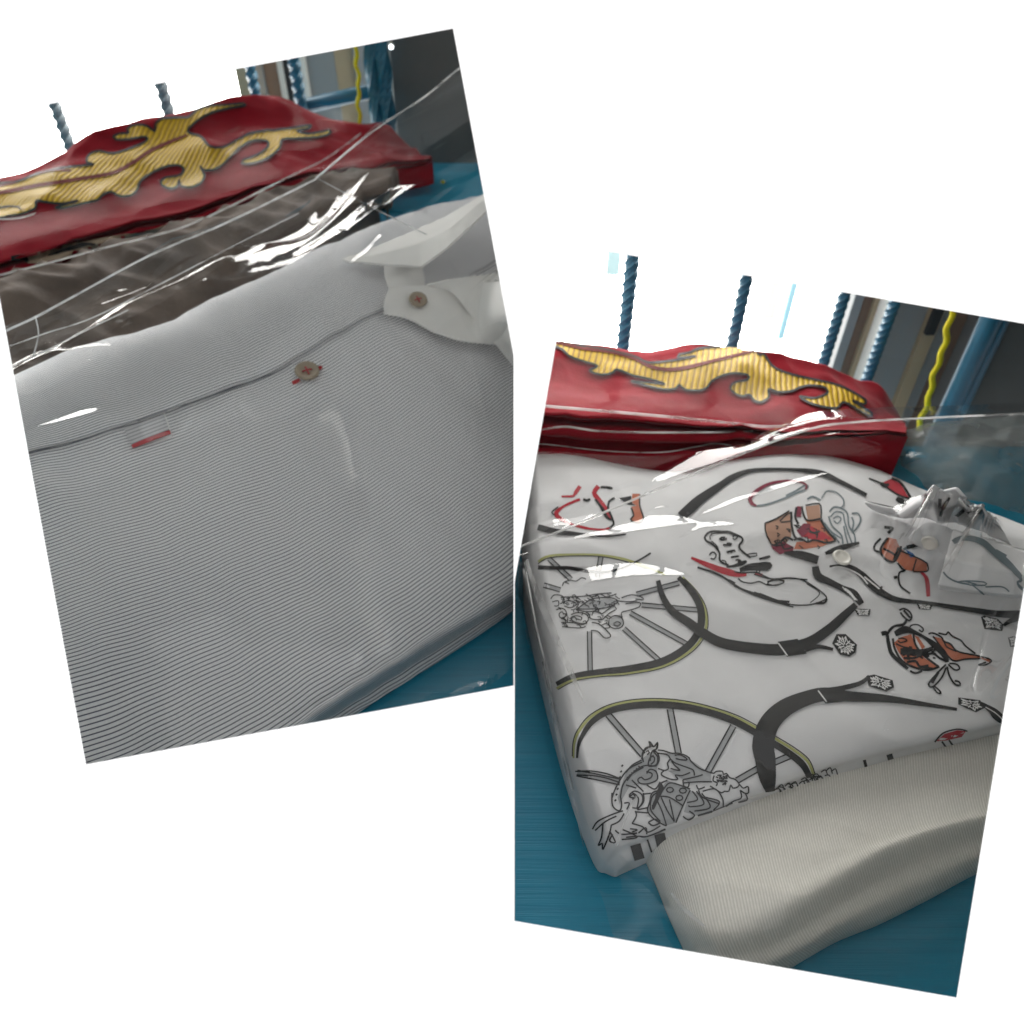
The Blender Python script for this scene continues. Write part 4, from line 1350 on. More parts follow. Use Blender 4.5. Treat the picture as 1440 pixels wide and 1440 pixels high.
# collar: crumpled back part, stand, folded flap at the right
b1 = flapb('collar', [[(1216, 708, 0.004), (1250, 715, 0.006), (1268, 722, 0.007), (1296, 702, 0.012), (1312, 684, 0.015), (1319, 690, 0.011), (1326, 694, 0.008), (1345, 688, 0.014), (1354, 698, 0.012), (1362, 712, 0.008), (1380, 712, 0.012), (1402, 732, 0.010)],
                      [(1220, 713, 0.002), (1250, 720, 0.004), (1268, 726, 0.005), (1297, 716, 0.009), (1314, 706, 0.013), (1320, 712, 0.008), (1327, 716, 0.005), (1346, 712, 0.012), (1355, 718, 0.010), (1364, 728, 0.006), (1384, 730, 0.010), (1412, 748, 0.008)],
                      [(1226, 717, 0.0005), (1250, 725, 0.001), (1270, 729, 0.001), (1299, 728, 0.004), (1319, 735, 0.009), (1324, 736, 0.004), (1330, 736, 0.002), (1347, 736, 0.008), (1357, 740, 0.006), (1368, 744, 0.004), (1390, 750, 0.008), (1420, 764, 0.006)]], 110, 12, 0.0010, linear=True)
b1b = flapb('collar', [[(1264, 724, 0.008), (1282, 708, 0.016), (1296, 700, 0.02), (1303, 705, 0.018)],
                       [(1268, 726, 0.010), (1284, 714, 0.018), (1298, 707, 0.021), (1305, 709, 0.018)],
                       [(1272, 727, 0.007), (1286, 719, 0.014), (1300, 713, 0.016), (1306, 714, 0.014)]], 24, 8, 0.0004)
b2 = flapb('collar_stand', [[(1276, 758, 0.004), (1288, 744, 0.007), (1304, 736, 0.009), (1322, 738, 0.010), (1346, 752, 0.008)],
                            [(1284, 764, 0.004), (1294, 752, 0.006), (1308, 748, 0.008), (1324, 754, 0.008), (1346, 770, 0.006)],
                            [(1298, 772, 0.002), (1305, 768, 0.003), (1314, 769, 0.004), (1328, 778, 0.004), (1346, 792, 0.003)]], 36, 10)
b3 = flapb('collar', [[(1341, 744, 0.016), (1385, 757, 0.018), (1440, 775, 0.018), (1500, 792, 0.018)],
                      [(1329, 786, 0.014), (1380, 796, 0.017), (1440, 808, 0.017), (1500, 818, 0.017)],
                      [(1319, 822, 0.009), (1375, 832, 0.012), (1440, 838, 0.013), (1500, 844, 0.013)],
                      [(1320, 829, 0.006), (1375, 836, 0.010), (1440, 842, 0.011), (1500, 848, 0.011)]], 50, 12, linear=True)
t3 = tree_of(b3[1], b3[2])
t1 = tree_of(b1[1], b1[2])
button('button', 1181, 788, 13, bt, M['btn_white'], bs, (0, 0.1, 0), lift=0.45)
button('button', 1309, 760, 11.5, tree_of(b2[1], b2[2]), M['btn_white'], bs, (0, 0.1, 0), lift=0.5)

OI, OF, OG = 0.00019, 0.00013, 0.00007     # ink over colour over tint
q5 = T(720, 950, 0.25)
q7 = T(780, 960, 0.18062)
q8 = T(880, 1040, 0.14583)
q3 = T(720, 620, 0.25)
q4 = T(1060, 660, 0.26389)
qm = T(1220, 840, 0.15278)
qc = T(1200, 670, 0.16667)
qb = T(1050, 660, 0.125)
qt = T(970, 730, 0.09722)
qh = T(735, 780, 0.13889)
qs = T(730, 580, 0.15278)

# --- lower wheel
ink = Print(bt, OI); lime = Print(bt, OF); grey = Print(bt, OG)
rim = [(812, 1066, 3), (814, 1048, 4), (820, 1033, 6), (833, 1015, 7.5), (855, 1001, 8.5), (884, 993.5, 9), (920, 991, 9.5), (957, 993.5, 9.5), (993, 1001, 9.5), (1030, 1013.5, 9.5), (1063, 1031, 9), (1088, 1046, 9), (1110, 1060, 9), (1128, 1075, 9), (1138, 1092, 8)]
ink.stroke(rim)
out = [(807, 1066, 2), (808, 1046, 2.5), (814, 1029, 3.5), (829, 1010, 3.5), (852, 995.5, 3.5), (883, 987.5, 3.5), (920, 985, 3.5), (958, 987.5, 3.5), (996, 995.5, 3.5), (1033, 1008, 3.5), (1066, 1025, 3.5), (1092, 1040, 3.5), (1115, 1054, 3.5), (1135, 1070, 3.5), (1144, 1090, 3.5)]
lime.stroke(out)
ink.stroke([(p[0] - 1.5 * (1 if p[0] < 830 else 0) + (1.8 if p[0] > 1030 else 0), p[1] - 2.4, 1.1) for p in out])


def spoke(a, b, w=8.0, lw=1.5, fill=True, target=None, gr_=None):
    t_, g_ = target or ink, gr_ or grey
    dx, dy = b[0] - a[0], b[1] - a[1]
    l = math.hypot(dx, dy)
    nx, ny = -dy / l * w / 2, dx / l * w / 2
    for s in (1, -1):
        t_.stroke([(a[0] + nx * s, a[1] + ny * s), (b[0] + nx * s, b[1] + ny * s)], lw, smooth=False)
    if fill: g_.stroke([(a[0], a[1], w), (b[0], b[1], w)], smooth=False)


for a_, b_ in (((855, 1005), (904, 1062)), ((942, 997), (954, 1060)), ((1031, 1021), (995, 1086)), ((1071, 1078), (1036, 1098)), ((812, 1087), (872, 1100)), ((1113, 1062), (1085, 1074))):
    spoke(a_, b_)
ink.build('printed_wheel', M['ink'], bs, 'black printed bicycle wheel on the front left')
lime.build('printed_wheel_line', M['lime'], bs)
grey.build('printed_spokes', M['fill_grey'], bs)

# --- crest over the lower wheel
ink = Print(bt, OI + 0.00009); grey = Print(bt, OF + 0.00003); wh = Print(bt, OF)
grey.fill(q8((150, 190), (260, 110), (330, 170), (300, 260), (300, 400), (180, 430), (130, 420), (30, 460), (-60, 620), (-80, 560), (0, 320), (60, 250)), 4)
grey.fill(q8((330, 480), (400, 395), (620, 480), (480, 800), (380, 830), (220, 690), (250, 520)), 4)
grey.fill(q8((330, 130), (450, 130), (600, 180), (820, 330), (820, 410), (620, 420), (400, 300), (520, 300), (430, 170)), 4)
grey.fill(q8((620, 490), (900, 600), (820, 690), (680, 730), (560, 700)), 4)
for s in [((150, 190), (180, 110), (230, 65), (222, 20), (265, 75), (305, 30), (300, 90), (260, 110), (240, 150), (235, 210)),
          ((260, 110), (300, 130), (322, 190), (290, 255), (230, 250)), ((235, 160), (275, 175), (270, 215), (240, 240)), ((195, 120), (215, 110), (225, 130), (205, 150)),
          ((310, 105), (360, 110), (440, 135), (500, 135), (560, 150), (610, 180), (625, 210), (700, 275), (780, 310), (850, 330)),
          ((310, 135), (400, 150), (430, 190), (480, 230), (600, 275), (650, 300), (660, 350)), ((470, 155), (520, 150), (580, 180), (590, 200), (520, 195), (480, 185)),
          ((430, 190), (400, 230), (410, 280), (370, 300), (310, 280)), ((440, 210), (470, 250), (520, 300), (430, 280)), ((370, 300), (340, 340), (430, 385), (500, 385), (475, 345), (540, 350), (620, 320)),
          ((850, 330), (870, 310), (930, 310), (940, 340), (970, 330), (1000, 370), (1050, 385), (1090, 430), (1075, 460), (1030, 470), (1010, 440), (990, 500), (950, 500), (920, 515), (860, 480), (810, 450)),
          ((880, 350), (920, 345), (900, 380), (950, 380), (910, 410), (970, 400), (930, 440)), ((850, 350), (840, 400), (880, 420), (870, 450)), ((1090, 430), (1130, 470), (1175, 455), (1180, 510), (1150, 520), (1100, 490)),
          ((1100, 490), (1110, 560), (1040, 590), (960, 640)), ((1150, 520), (1165, 575), (1080, 600)), ((550, 390), (700, 355), (740, 340)), ((560, 420), (700, 410), (830, 410)), ((550, 390), (560, 450), (600, 460), (610, 420)),
          ((680, 440), (700, 480), (760, 460)), ((740, 500), (860, 480), (930, 570), (935, 650)), ((700, 490), (740, 560), (900, 620)),
          ((640, 500), (690, 580), (590, 610)), ((680, 500), (750, 620), (620, 650), (600, 640)), ((730, 520), (810, 650), (660, 690)), ((770, 560), (900, 600), (840, 680)), ((610, 690), (660, 730), (600, 770), (550, 740)), ((690, 730), (830, 690)),
          ((325, 550), (420, 560), (550, 640)), ((620, 490), (550, 640), (480, 800)), ((340, 560), (400, 690), (465, 790)), ((300, 590), (350, 700), (390, 830)), ((420, 580), (465, 780)),
          ((330, 540), (370, 470), (440, 420), (620, 480)), ((400, 395), (330, 430), (310, 490), (250, 520), (230, 600), (210, 690), (260, 760), (340, 810), (390, 830)),
          ((345, 430), (300, 510), (250, 560), (240, 680), (330, 790)),
          ((0, 320), (60, 250), (150, 200)), ((10, 400), (80, 310), (160, 260), (230, 250)), ((200, 330), (230, 290), (290, 310), (300, 390), (200, 430), (130, 420), (115, 385), (150, 365), (180, 390), (240, 370), (250, 330), (195, 310)),
          ((30, 540), (80, 500), (150, 530), (160, 600), (120, 660), (60, 660)), ((40, 550), (70, 530), (90, 560), (60, 580)), ((0, 440), (100, 470)), ((200, 440), (280, 480), (330, 410)),
          ((160, 530), (240, 520)), ((110, 680), (210, 660)), ((100, 700), (210, 710)), ((60, 810), (100, 740), (90, 690)), ((60, 810), (160, 840), (215, 890), (330, 830)), ((215, 800), (280, 770), (330, 800), (260, 830), (215, 800)),
          ((40, 860), (110, 870), (60, 890)), ((120, 900), (190, 850), (200, 910)), ((0, 940), (120, 930), (200, 930), (380, 860))]:
    ink.stroke(q8(*s), 1.5, step=2.0)
for cx, cy in ((425, 488), (550, 495), (515, 565)):
    ink.stroke(q8(*[(cx + 34 * math.cos(i * 0.785), cy + 25 * math.sin(i * 0.785)) for i in range(8)]), 1.6, closed=True, step=2)
for s in [((445, 860), (450, 960), (500, 1000), (520, 960), (510, 880)), ((445, 900), (470, 830), (520, 740), (580, 670), (680, 620)), ((510, 900), (530, 800), (590, 720), (690, 660)),
          ((690, 620), (680, 560), (710, 510), (750, 500), (740, 460), (770, 500), (800, 475), (790, 520), (770, 540), (800, 580), (790, 640), (730, 650), (740, 590), (770, 570)),
          ((300, 1140), (340, 1080), (440, 1030), (530, 1000)), ((320, 1150), (400, 1080), (480, 1040)), ((380, 1090), (370, 1200), (345, 1265), (375, 1250), (380, 1295), (420, 1200), (440, 1110)), ((440, 1110), (500, 1080), (540, 1020)),
          ((430, 1160), (470, 1240), (430, 1230), (450, 1180)), ((470, 1150), (520, 1180), (640, 1170)), ((520, 1140), (640, 1200), (520, 1220)),
          ((165, 690), (280, 690), (400, 710), (510, 750)), ((175, 718), (290, 725), (400, 745), (500, 778)),
          ((640, 980), (650, 900), (600, 860), (580, 890), (620, 900)), ((540, 940), (580, 940), (560, 990)), ((690, 850), (640, 800), (600, 760)), ((690, 860), (690, 930), (640, 990))]:
    ink.stroke(q7(*s), 1.6, step=2.0)
for i in range(7):
    a_ = q7((465 + i * 9, 925 - i * 45), (478 + i * 9, 912 - i * 45))
    ink.stroke(a_, 1.8)
for i in range(6):
    a_ = q7((560 + i * 18, 735 - i * 17), (572 + i * 18, 745 - i * 17))
    ink.stroke(a_, 1.4)
for i in range(26):
    a_ = q8((255 + 3 * i + 8 * rnd(i, 1), 640 - 8.5 * i), (262 + 4 * i, 660 - 8.0 * i + 18))
    ink.stroke(a_, 2.4)
for i in range(18):
    x, y = 860 + 110 * rnd(i, 4), 345 + 90 * rnd(i, 5)
    ink.stroke(q8((x, y), (x + 22, y - 8 + 20 * rnd(i, 6))), 1.5)
grey.build('printed_crest_tint', M['fill_grey'], bs, 'grey tint of the printed crest')
ink.build('printed_crest', M['ink'], bs, 'line-drawn heraldic crest over the lower wheel')

# --- black straps
ink = Print(bt, OI + 0.00020); wh = Print(bt, OI + 0.00028)
ink.stroke([(1082, 1112, 12), (1079, 1095, 22), (1076, 1070, 27), (1073, 1046, 29), (1081, 1019, 27), (1101, 998, 24), (1130, 984, 20), (1160, 977, 18), (1195, 980, 14), (1245, 983, 10), (1300, 991, 6), (1345, 998, 4)])
ink.fill([(1148, 970), (1176, 966), (1192, 974), (1189, 987), (1160, 990)], 5)
ink.stroke([(1176, 970, 7), (1208, 962, 6), (1222, 952, 5)])
ink.stroke([(925, 817, 6), (932, 840, 8), (945, 860, 10), (968, 876, 12), (990, 892, 13), (1020, 906, 14), (1080, 914, 15), (1110, 912, 16), (1139, 903, 14), (1166, 885, 13), (1187, 866, 11), (1203, 851, 8)])
ink.fill([(1093, 903), (1121, 899), (1134, 920), (1106, 924)], 5)
ink.stroke([(1131, 914, 8), (1150, 910, 6), (1171, 914, 4)])
ink.stroke([(1102, 778, 3), (1125, 781, 11), (1150, 788, 11)])
ink.stroke([(1160, 779, 4), (1180, 772, 8), (1208, 764, 3)])
ink.stroke([(1146, 797, 9), (1150, 811, 11), (1166, 819, 9), (1184, 828, 8), (1200, 836, 11), (1211, 850, 8)])
ink.stroke([(1166, 797, 3), (1192, 797, 6), (1210, 808, 9), (1224, 822, 11), (1242, 836, 9), (1262, 844, 7), (1298, 848, 5), (1330, 853, 6), (1370, 859, 7), (1403, 864, 9), (1440, 865, 11), (1500, 868, 11)])
ink.stroke([(1437, 869, 7), (1420, 874, 6), (1411, 880, 4)])
ink.stroke([(957, 727, 12), (970, 716, 14), (982, 705, 13), (1000, 692, 11), (1015, 682, 9), (1032, 671, 8), (1060, 662, 5), (1113, 661, 4), (1152, 666, 8), (1179, 677, 6), (1218, 697, 5)])
ink.stroke([(757, 742, 8), (780, 748, 8), (805, 751, 5), (850, 755, 3), (880, 752, 2)])
for i in range(9):
    ink.stroke([(1378 + 3 * i * 0.6, 989 + i * 1.5, 4), (1400, 1000 + i * 1.4, 4), (1416 + i, 1014 + i * 1.2, 2)])
ink.build('printed_straps', M['ink'], bs, 'wide black printed straps', split=True)
wh.stroke([(1150, 972), (1162, 988)], 1.4)
wh.stroke([(1094, 905), (1107, 923)], 1.4)
wh.stroke(q4((385, 560), (410, 530), (470, 525), (560, 565), (605, 615)), 1.6)
wh.stroke(q4((480, 640), (510, 660), (540, 700)), 3.0)
for i in range(6):
    wh.stroke([(1184 + 3.2 * i, 826 + 2.8 * i), (1189 + 3.2 * i, 832 + 2.6 * i)], 1.0)
wh.stroke([(1215, 812), (1226, 821), (1236, 829)], 1.6)
wh.stroke([(1385, 995), (1400, 1004), (1414, 1018)], 1.0)
wh.build('printed_strap_stitches', M['fill_white'], bs, split=True)

# --- octagon ornaments
ink = Print(bt, OI + 0.00005); wh = Print(bt, OI + 0.0001)


def ornament(pts):
    ink.fill(pts, 5)
    cx = sum(p[0] for p in pts) / len(pts); cy = sum(p[1] for p in pts) / len(pts)
    n = len(pts)
    for i in range(n):
        a, b = pts[i], pts[(i + 1) % n]
        mx, my = (a[0] + b[0]) / 2, (a[1] + b[1]) / 2
        wh.stroke([(cx + (mx - cx) * 0.12, cy + (my - cy) * 0.12), (cx + (mx - cx) * 0.75, cy + (my - cy) * 0.75)], 1.1)
        wh.stroke([(cx + (a[0] - cx) * 0.3, cy + (a[1] - cy) * 0.3), (cx + (a[0] - cx) * 0.8, cy + (a[1] - cy) * 0.8)], 0.9)
        wh.stroke([(cx + (a[0] - cx) * 0.78, cy + (a[1] - cy) * 0.78), (cx + (mx - cx) * 0.5, cy + (my - cy) * 0.5), (cx + (b[0] - cx) * 0.78, cy + (b[1] - cy) * 0.78)], 0.8)


ornament([(1218, 951), (1229, 949), (1255, 957), (1257, 967), (1246, 973), (1221, 965)])
ornament([(1170, 905), (1176, 892), (1189, 892), (1205, 907), (1203, 918), (1194, 924), (1181, 921)])
ornament([(1347, 981), (1378, 985), (1384, 996), (1372, 1002), (1347, 991)])
ornament([(1200, 856), (1224, 857), (1222, 866), (1206, 866)])
ornament([(1379, 868), (1384, 866), (1403, 871), (1411, 879), (1409, 888), (1384, 885)])
ornament([(1417, 897), (1424, 895), (1436, 898), (1436, 910), (1420, 910)])
ornament([(1288, 848), (1312, 849), (1308, 858), (1292, 857)])
ornament([(1420, 953), (1432, 952), (1434, 966), (1420, 964)])
ink.build('printed_ornaments', M['ink'], bs, 'small black octagonal ornaments', split=True)
wh.build('printed_ornament_lines', M['fill_white'], bs)['kind'] = 'stuff'

# --- upper wheel with crest
ink = Print(bt, OI); lime = Print(bt, OF); grey = Print(bt, OG)
ink.stroke([(954, 812, 6), (973, 832, 9), (985, 856, 10), (984, 884, 10), (966, 910, 10), (930, 931, 10), (882, 941, 9), (845, 945, 8), (807, 951, 7), (783, 962, 6)])
o2 = [(960, 812), (980, 833), (992, 858), (991, 888), (971, 915), (932, 937), (882, 947), (845, 950), (807, 956), (783, 968)]
lime.stroke(o2, 3.0)
ink.stroke([(p[0] + 2.2, p[1] + 1.8) for p in o2], 1.1)
lime.stroke([(757, 790), (772, 782), (807, 780), (845, 781), (880, 787), (910, 798), (935, 808)], 3.0)
ink.stroke([(757, 793), (772, 785), (807, 782), (845, 783), (880, 790), (910, 801)], 1.2)
ink.stroke([(757, 798, 6), (778, 799, 5), (800, 799, 5), (825, 803, 5), (848, 805, 4), (872, 800, 3), (895, 790, 2), (915, 778, 2)])
for a_, b_ in (((877, 884), (928, 930)), ((886, 862), (966, 906)), ((902, 851), (982, 858)), ((829, 888), (830, 944)), ((895, 836), (955, 820)), ((845, 783), (840, 812)), ((772, 786), (803, 815)), ((765, 823), (788, 830))):
    spoke(a_, b_, 6, 1.2, True, ink, grey)
for s in [((285, 450), (320, 410), (400, 420), (420, 470), (380, 500)), ((300, 480), (360, 470), (360, 520), (320, 520)), ((340, 560), (400, 545), (440, 580), (430, 630), (380, 640), (370, 600), (400, 580), (415, 610)),
          ((490, 610), (550, 590), (640, 605), (665, 660), (620, 700), (520, 680), (490, 640), (540, 620), (600, 640), (590, 665), (540, 650)), ((390, 690), (500, 690), (600, 710), (650, 690)), ((400, 730), (560, 745), (640, 730)),
          ((410, 500), (440, 470), (520, 480), (540, 510), (480, 540), (420, 520)), ((540, 560), (680, 460), (780, 440), (900, 440), (970, 470)), ((560, 555), (820, 545), (960, 490)), ((600, 470), (620, 480), (600, 490)),
          ((540, 560), (680, 580), (820, 540)), ((700, 690), (760, 700), (830, 750), (890, 825), (830, 845), (760, 780), (690, 770)), ((680, 600), (690, 650), (800, 660), (850, 620), (900, 640)),
          ((870, 720), (880, 650), (940, 620), (1000, 640), (1020, 700), (980, 745), (910, 745), (870, 710)), ((920, 700), (960, 680), (990, 700), (960, 725), (920, 710)), ((1010, 640), (1000, 590), (1060, 570), (1100, 560), (1180, 530), (1190, 490), (1120, 490), (1040, 500)),
          ((1000, 440), (1100, 410), (1200, 430), (1220, 460), (1140, 450)), ((960, 470), (1060, 480), (1160, 470)), ((760, 570), (800, 600), (860, 560), (900, 530)), ((700, 620), (720, 580), (790, 590)),
          ((420, 280), (480, 260), (540, 270), (600, 235), (640, 250)), ((400, 320), (420, 280), (470, 300)), ((420, 640), (440, 690)), ((460, 630), (450, 690)), ((390, 430), (520, 430), (640, 420), (760, 400), (900, 390)),
          ((640, 400), (700, 430), (780, 400), (850, 430), (950, 400)), ((830, 640), (870, 600), (940, 560)), ((790, 720), (850, 700), (880, 740), (820, 745))]:
    ink.stroke(qh(*s), 1.2, step=2.0)
for i in range(30):
    x, y = 430 + 520 * rnd(i, 11), 400 + 150 * rnd(i, 12)
    ink.stroke(qh((x, y), (x + 30, y - 15 + 40 * rnd(i, 13)), (x + 60 * rnd(i, 14), y + 30)), 1.0, step=2)
grey.fill(qh((560, 550), (680, 460), (900, 450), (960, 480), (820, 540)), 4)
grey.fill(qh((870, 710), (890, 650), (1000, 600), (1020, 700), (960, 740)), 4)
ink.build('printed_wheel', M['ink'], bs, 'black printed bicycle wheel with crest at the rear left')
lime.build('printed_wheel_line', M['lime'], bs)
grey.build('printed_crest_tint', M['fill_grey'], bs)

# --- tag, red garland, chain
ink = Print(bt, OI)
for s, w_ in [(((240, 320), (215, 270), (260, 205), (350, 180), (480, 185), (560, 185), (660, 225), (750, 270), (760, 320), (720, 370), (715, 420), (760, 470), (820, 520), (880, 560)), 2.2),
              (((300, 300), (290, 250), (340, 210), (430, 205), (560, 205), (640, 240)), 1.3), (((240, 320), (330, 370), (390, 430), (430, 500), (430, 590), (480, 640), (560, 670)), 2.2),
              (((310, 320), (380, 380), (415, 440)), 1.2), (((620, 260), (650, 240), (690, 260), (650, 300), (620, 280)), 1.3), (((280, 520), (330, 480), (380, 520), (350, 580), (300, 570)), 1.6), (((460, 600), (510, 610), (530, 650)), 1.2),
              (((530, 690, 2), (640, 680, 4), (760, 640, 6), (820, 610, 3)), 3),
              (((510, 270), (460, 270), (430, 295), (480, 300), (535, 285)), 2.2), (((480, 375), (590, 380)), 2.2), (((590, 380), (600, 360), (545, 352), (535, 378)), 2.0),
              (((530, 480), (650, 455)), 2.2), (((545, 480), (560, 500)), 2), (((595, 470), (605, 492)), 2), (((645, 456), (655, 475)), 2), (((600, 555), (700, 540)), 2.2), (((600, 545), (604, 565)), 1.6), (((698, 530), (702, 550)), 1.6),
              (((660, 600), (700, 590), (740, 605), (690, 620)), 1.8),
              (((840, 510), (960, 495), (970, 530), (880, 550)), 1.2), (((720, 740, 5), (860, 700, 9), (1000, 690, 11), (1120, 680, 12), (1180, 650, 5)), 8), (((1000, 580, 2), (1100, 560, 4), (1160, 540, 3)), 3)]:
    ink.stroke(qt(*s), w_, step=2.0)
for s, w_ in [(((640, 760), (760, 780), (960, 775), (1060, 820), (1200, 870), (1440, 860), (1700, 880)), 1.6), (((970, 790), (965, 735), (1010, 735), (1000, 790)), 1.4), (((700, 860), (760, 910), (880, 930), (1000, 905), (1060, 930), (1140, 960), (1260, 950), (1360, 920), (1360, 890), (1200, 890), (1120, 930)), 1.4),
              (((110, 700), (300, 760), (480, 840), (640, 950), (760, 1020), (960, 1090), (1180, 1170), (1440, 1200)), 2.4), (((640, 970), (900, 1090), (1180, 1180), (1440, 1250)), 1.5), (((1000, 1090), (1180, 1160)), 4.5), (((560, 890), (650, 940)), 4)]:
    ink.stroke(qt(*s), w_, step=2.0)
for s, w_ in [(((0, 655), (100, 690), (200, 722), (300, 722), (370, 700), (385, 680), (340, 640), (260, 592), (190, 580), (90, 585), (0, 560)), 1.5), (((0, 672), (100, 705), (210, 735)), 1.3), (((330, 715), (375, 712), (388, 690)), 2.4), (((70, 600), (110, 590), (160, 600), (120, 620), (70, 612)), 1.3), (((300, 712), (350, 660), (280, 610)), 1.0)]:
    ink.stroke(q4(*s), w_, step=2.0)
ink.build('printed_tag', M['ink'], bs, 'printed lettered tag and chain')
rd = Print(bt, OF)
rd.stroke(qt((20, 560, 3), (200, 640, 6), (400, 720, 8), (560, 770, 9), (700, 800, 7), (820, 805, 4)), 6)
rd.stroke(qt((940, 800, 3), (1050, 810, 4)), 3)
rd.stroke(qs((560, 680, 5), (520, 740, 5), (500, 770, 3), (390, 775, 2)))
rd.stroke(qs((730, 680, 6), (690, 740, 6), (730, 800, 6), (790, 880, 6), (830, 960, 6), (840, 990, 4)))
rd.stroke(qs((560, 800, 3), (420, 860, 3), (340, 930, 6), (390, 985, 5), (500, 1035, 3), (640, 1070, 3), (770, 1080, 3), (830, 1065, 3)))
rd.fill([(1316, 1042), (1328, 1032), (1346, 1027), (1358, 1028), (1352, 1036), (1330, 1041)], 4)
rd.build('printed_garland', M['pred'], bs, 'red printed garland pieces', split=True)
ink = Print(bt, OI)
ink.stroke(qs((330, 950), (300, 920), (360, 870)), 1.4)
ink.stroke(qs((750, 690, 2), (800, 690, 3), (860, 700, 2)))
ink.stroke(qs((700, 800, 2), (760, 880, 4), (810, 970, 4), (850, 990, 2)))
ink.stroke(qs((880, 790, 3), (830, 820, 3), (820, 890, 3), (850, 960, 3), (870, 1030, 3), (830, 1065, 3)))
ink.stroke(qs((1110, 760), (1110, 860), (1145, 980), (1110, 1020), (1060, 1015), (1025, 985), (1055, 950), (1030, 880)), 1.8)
ink.fill(qs((920, 790), (1030, 770), (1040, 840), (1080, 860), (1000, 850)), 4)
ink.stroke(qs((590, 800), (620, 812), (655, 800)), 2.5)
ink.stroke(qs((1155, 750), (1170, 760)), 3)
ink.stroke([(1314, 1043), (1326, 1031), (1346, 1025.5), (1360, 1028)], 1.6)
ink.stroke([(1000, 1141), (1030, 1129)], 1)
ink.build('printed_marks', M['ink'], bs, split=True)
og = Print(bt, OF)
og.fill(qs((1040, 750), (1110, 750), (1115, 860), (1140, 980), (1100, 1015), (1050, 1010), (1030, 980), (1060, 950), (1030, 870), (1080, 860), (1035, 830)), 4)
og.fill(qm((240, 420), (300, 370), (400, 340), (430, 430), (520, 560), (650, 640), (560, 660), (430, 650), (340, 590), (280, 500)), 4)
og.fill(qm((600, 360), (680, 380), (760, 430), (830, 500), (920, 530), (1010, 540), (1130, 580), (1120, 600), (1040, 565), (900, 570), (800, 585), (740, 540), (690, 470)), 4)
og.fill(qm((430, 350), (470, 370), (530, 460), (500, 480)), 4)
og.fill(qc((290, 515), (360, 530), (390, 600), (440, 640), (560, 700), (620, 730), (620, 800), (500, 800), (440, 790), (370, 720), (280, 710), (230, 640)), 4)
og.fill(qb((560, 820), (760, 800), (930, 770), (1000, 800), (850, 870), (640, 900), (530, 900)), 4)
og.fill(qb((660, 580), (840, 560), (980, 780), (850, 790), (760, 720)), 4)
og.build('printed_orange', M['porange'], bs, 'orange-brown parts of the print', split=True)
ink = Print(bt, OI)
for s, w_ in [(((125, 340), (160, 330), (190, 345)), 6), (((180, 350, 4), (190, 420, 5), (220, 520, 5), (300, 600, 5), (370, 660, 4)), 4), (((230, 380), (250, 480), (320, 590), (440, 650), (560, 670), (660, 640)), 3), (((190, 320, 3), (240, 270, 3), (330, 250, 4), (360, 200, 3)), 3),
              (((250, 340, 7), (340, 300, 10), (420, 320, 6), (520, 370, 4), (600, 430, 8), (680, 500, 9), (720, 560, 7), (730, 600, 5)), 6), (((290, 120), (330, 105), (380, 130), (405, 180), (380, 215), (330, 180), (300, 140)), 2), (((330, 120), (390, 190)), 3),
              (((380, 300), (400, 260), (460, 255), (510, 290), (500, 320), (470, 300)), 1.6), (((560, 340), (600, 330), (680, 370), (700, 410), (760, 430), (830, 500), (1010, 540), (1120, 570), (1135, 595), (1080, 625), (1020, 625), (1090, 600)), 1.8),
              (((600, 360), (690, 480), (740, 545), (800, 588), (900, 572), (1040, 566)), 1.8), (((650, 330), (720, 345), (740, 320), (780, 360), (860, 400), (900, 450), (990, 520)), 1.8), (((700, 400), (730, 460), (820, 500)), 1.6),
              (((300, 500, 8), (360, 500, 10), (430, 510, 9), (520, 500, 7), (600, 470, 5)), 7), (((330, 560), (430, 560), (520, 520)), 3), (((420, 340), (440, 440), (520, 540), (650, 640)), 2.4), (((520, 540), (600, 520), (660, 560), (720, 590)), 3),
              (((280, 380), (330, 380), (360, 400), (300, 420), (280, 400)), 1.6), (((260, 430), (330, 460), (400, 470)), 1.8), (((360, 600), (440, 590), (480, 640), (560, 630)), 2.6), (((480, 640), (600, 660)), 3), (((390, 680), (440, 700), (500, 680)), 2.4),
              (((720, 620), (640, 700), (560, 800), (600, 825), (680, 740), (720, 650)), 2), (((600, 825), (640, 880), (675, 885), (650, 850), (610, 820)), 1.6), (((730, 640), (750, 720), (800, 800), (850, 810), (840, 780), (800, 770)), 2), (((740, 620), (800, 670), (845, 660), (820, 620), (750, 610)), 1.8), (((650, 690), (590, 790)), 4)]:
    ink.stroke(qm(*s), w_, step=2.0)
for i in range(26):
    x, y = 310 + 310 * rnd(i, 21), 455 + 110 * rnd(i, 22)
    ink.stroke(qm((x, y), (x + 25, y + 20 * rnd(i, 23))), 2)
for s, w_ in [(((230, 525), (180, 580), (180, 625), (230, 640)), 2.4), (((290, 520), (240, 590), (230, 640), (270, 700), (340, 720), (390, 640), (400, 590)), 2.6), (((250, 610), (330, 650), (370, 690)), 2.4), (((380, 600), (340, 710)), 2.6), (((530, 700), (500, 800)), 1.6), (((370, 730), (410, 780), (440, 795)), 2), (((430, 800), (390, 810), (380, 860), (400, 930), (480, 990)), 2), (((340, 855), (370, 850)), 4), (((510, 590, 5), (450, 600, 5), (580, 570, 5)), 4), (((260, 430), (330, 440), (290, 480)), 4)]:
    ink.stroke(qc(*s), w_, step=2.0)
ink.build('printed_machine', M['ink'], bs, 'black outlines of the orange printed figures')
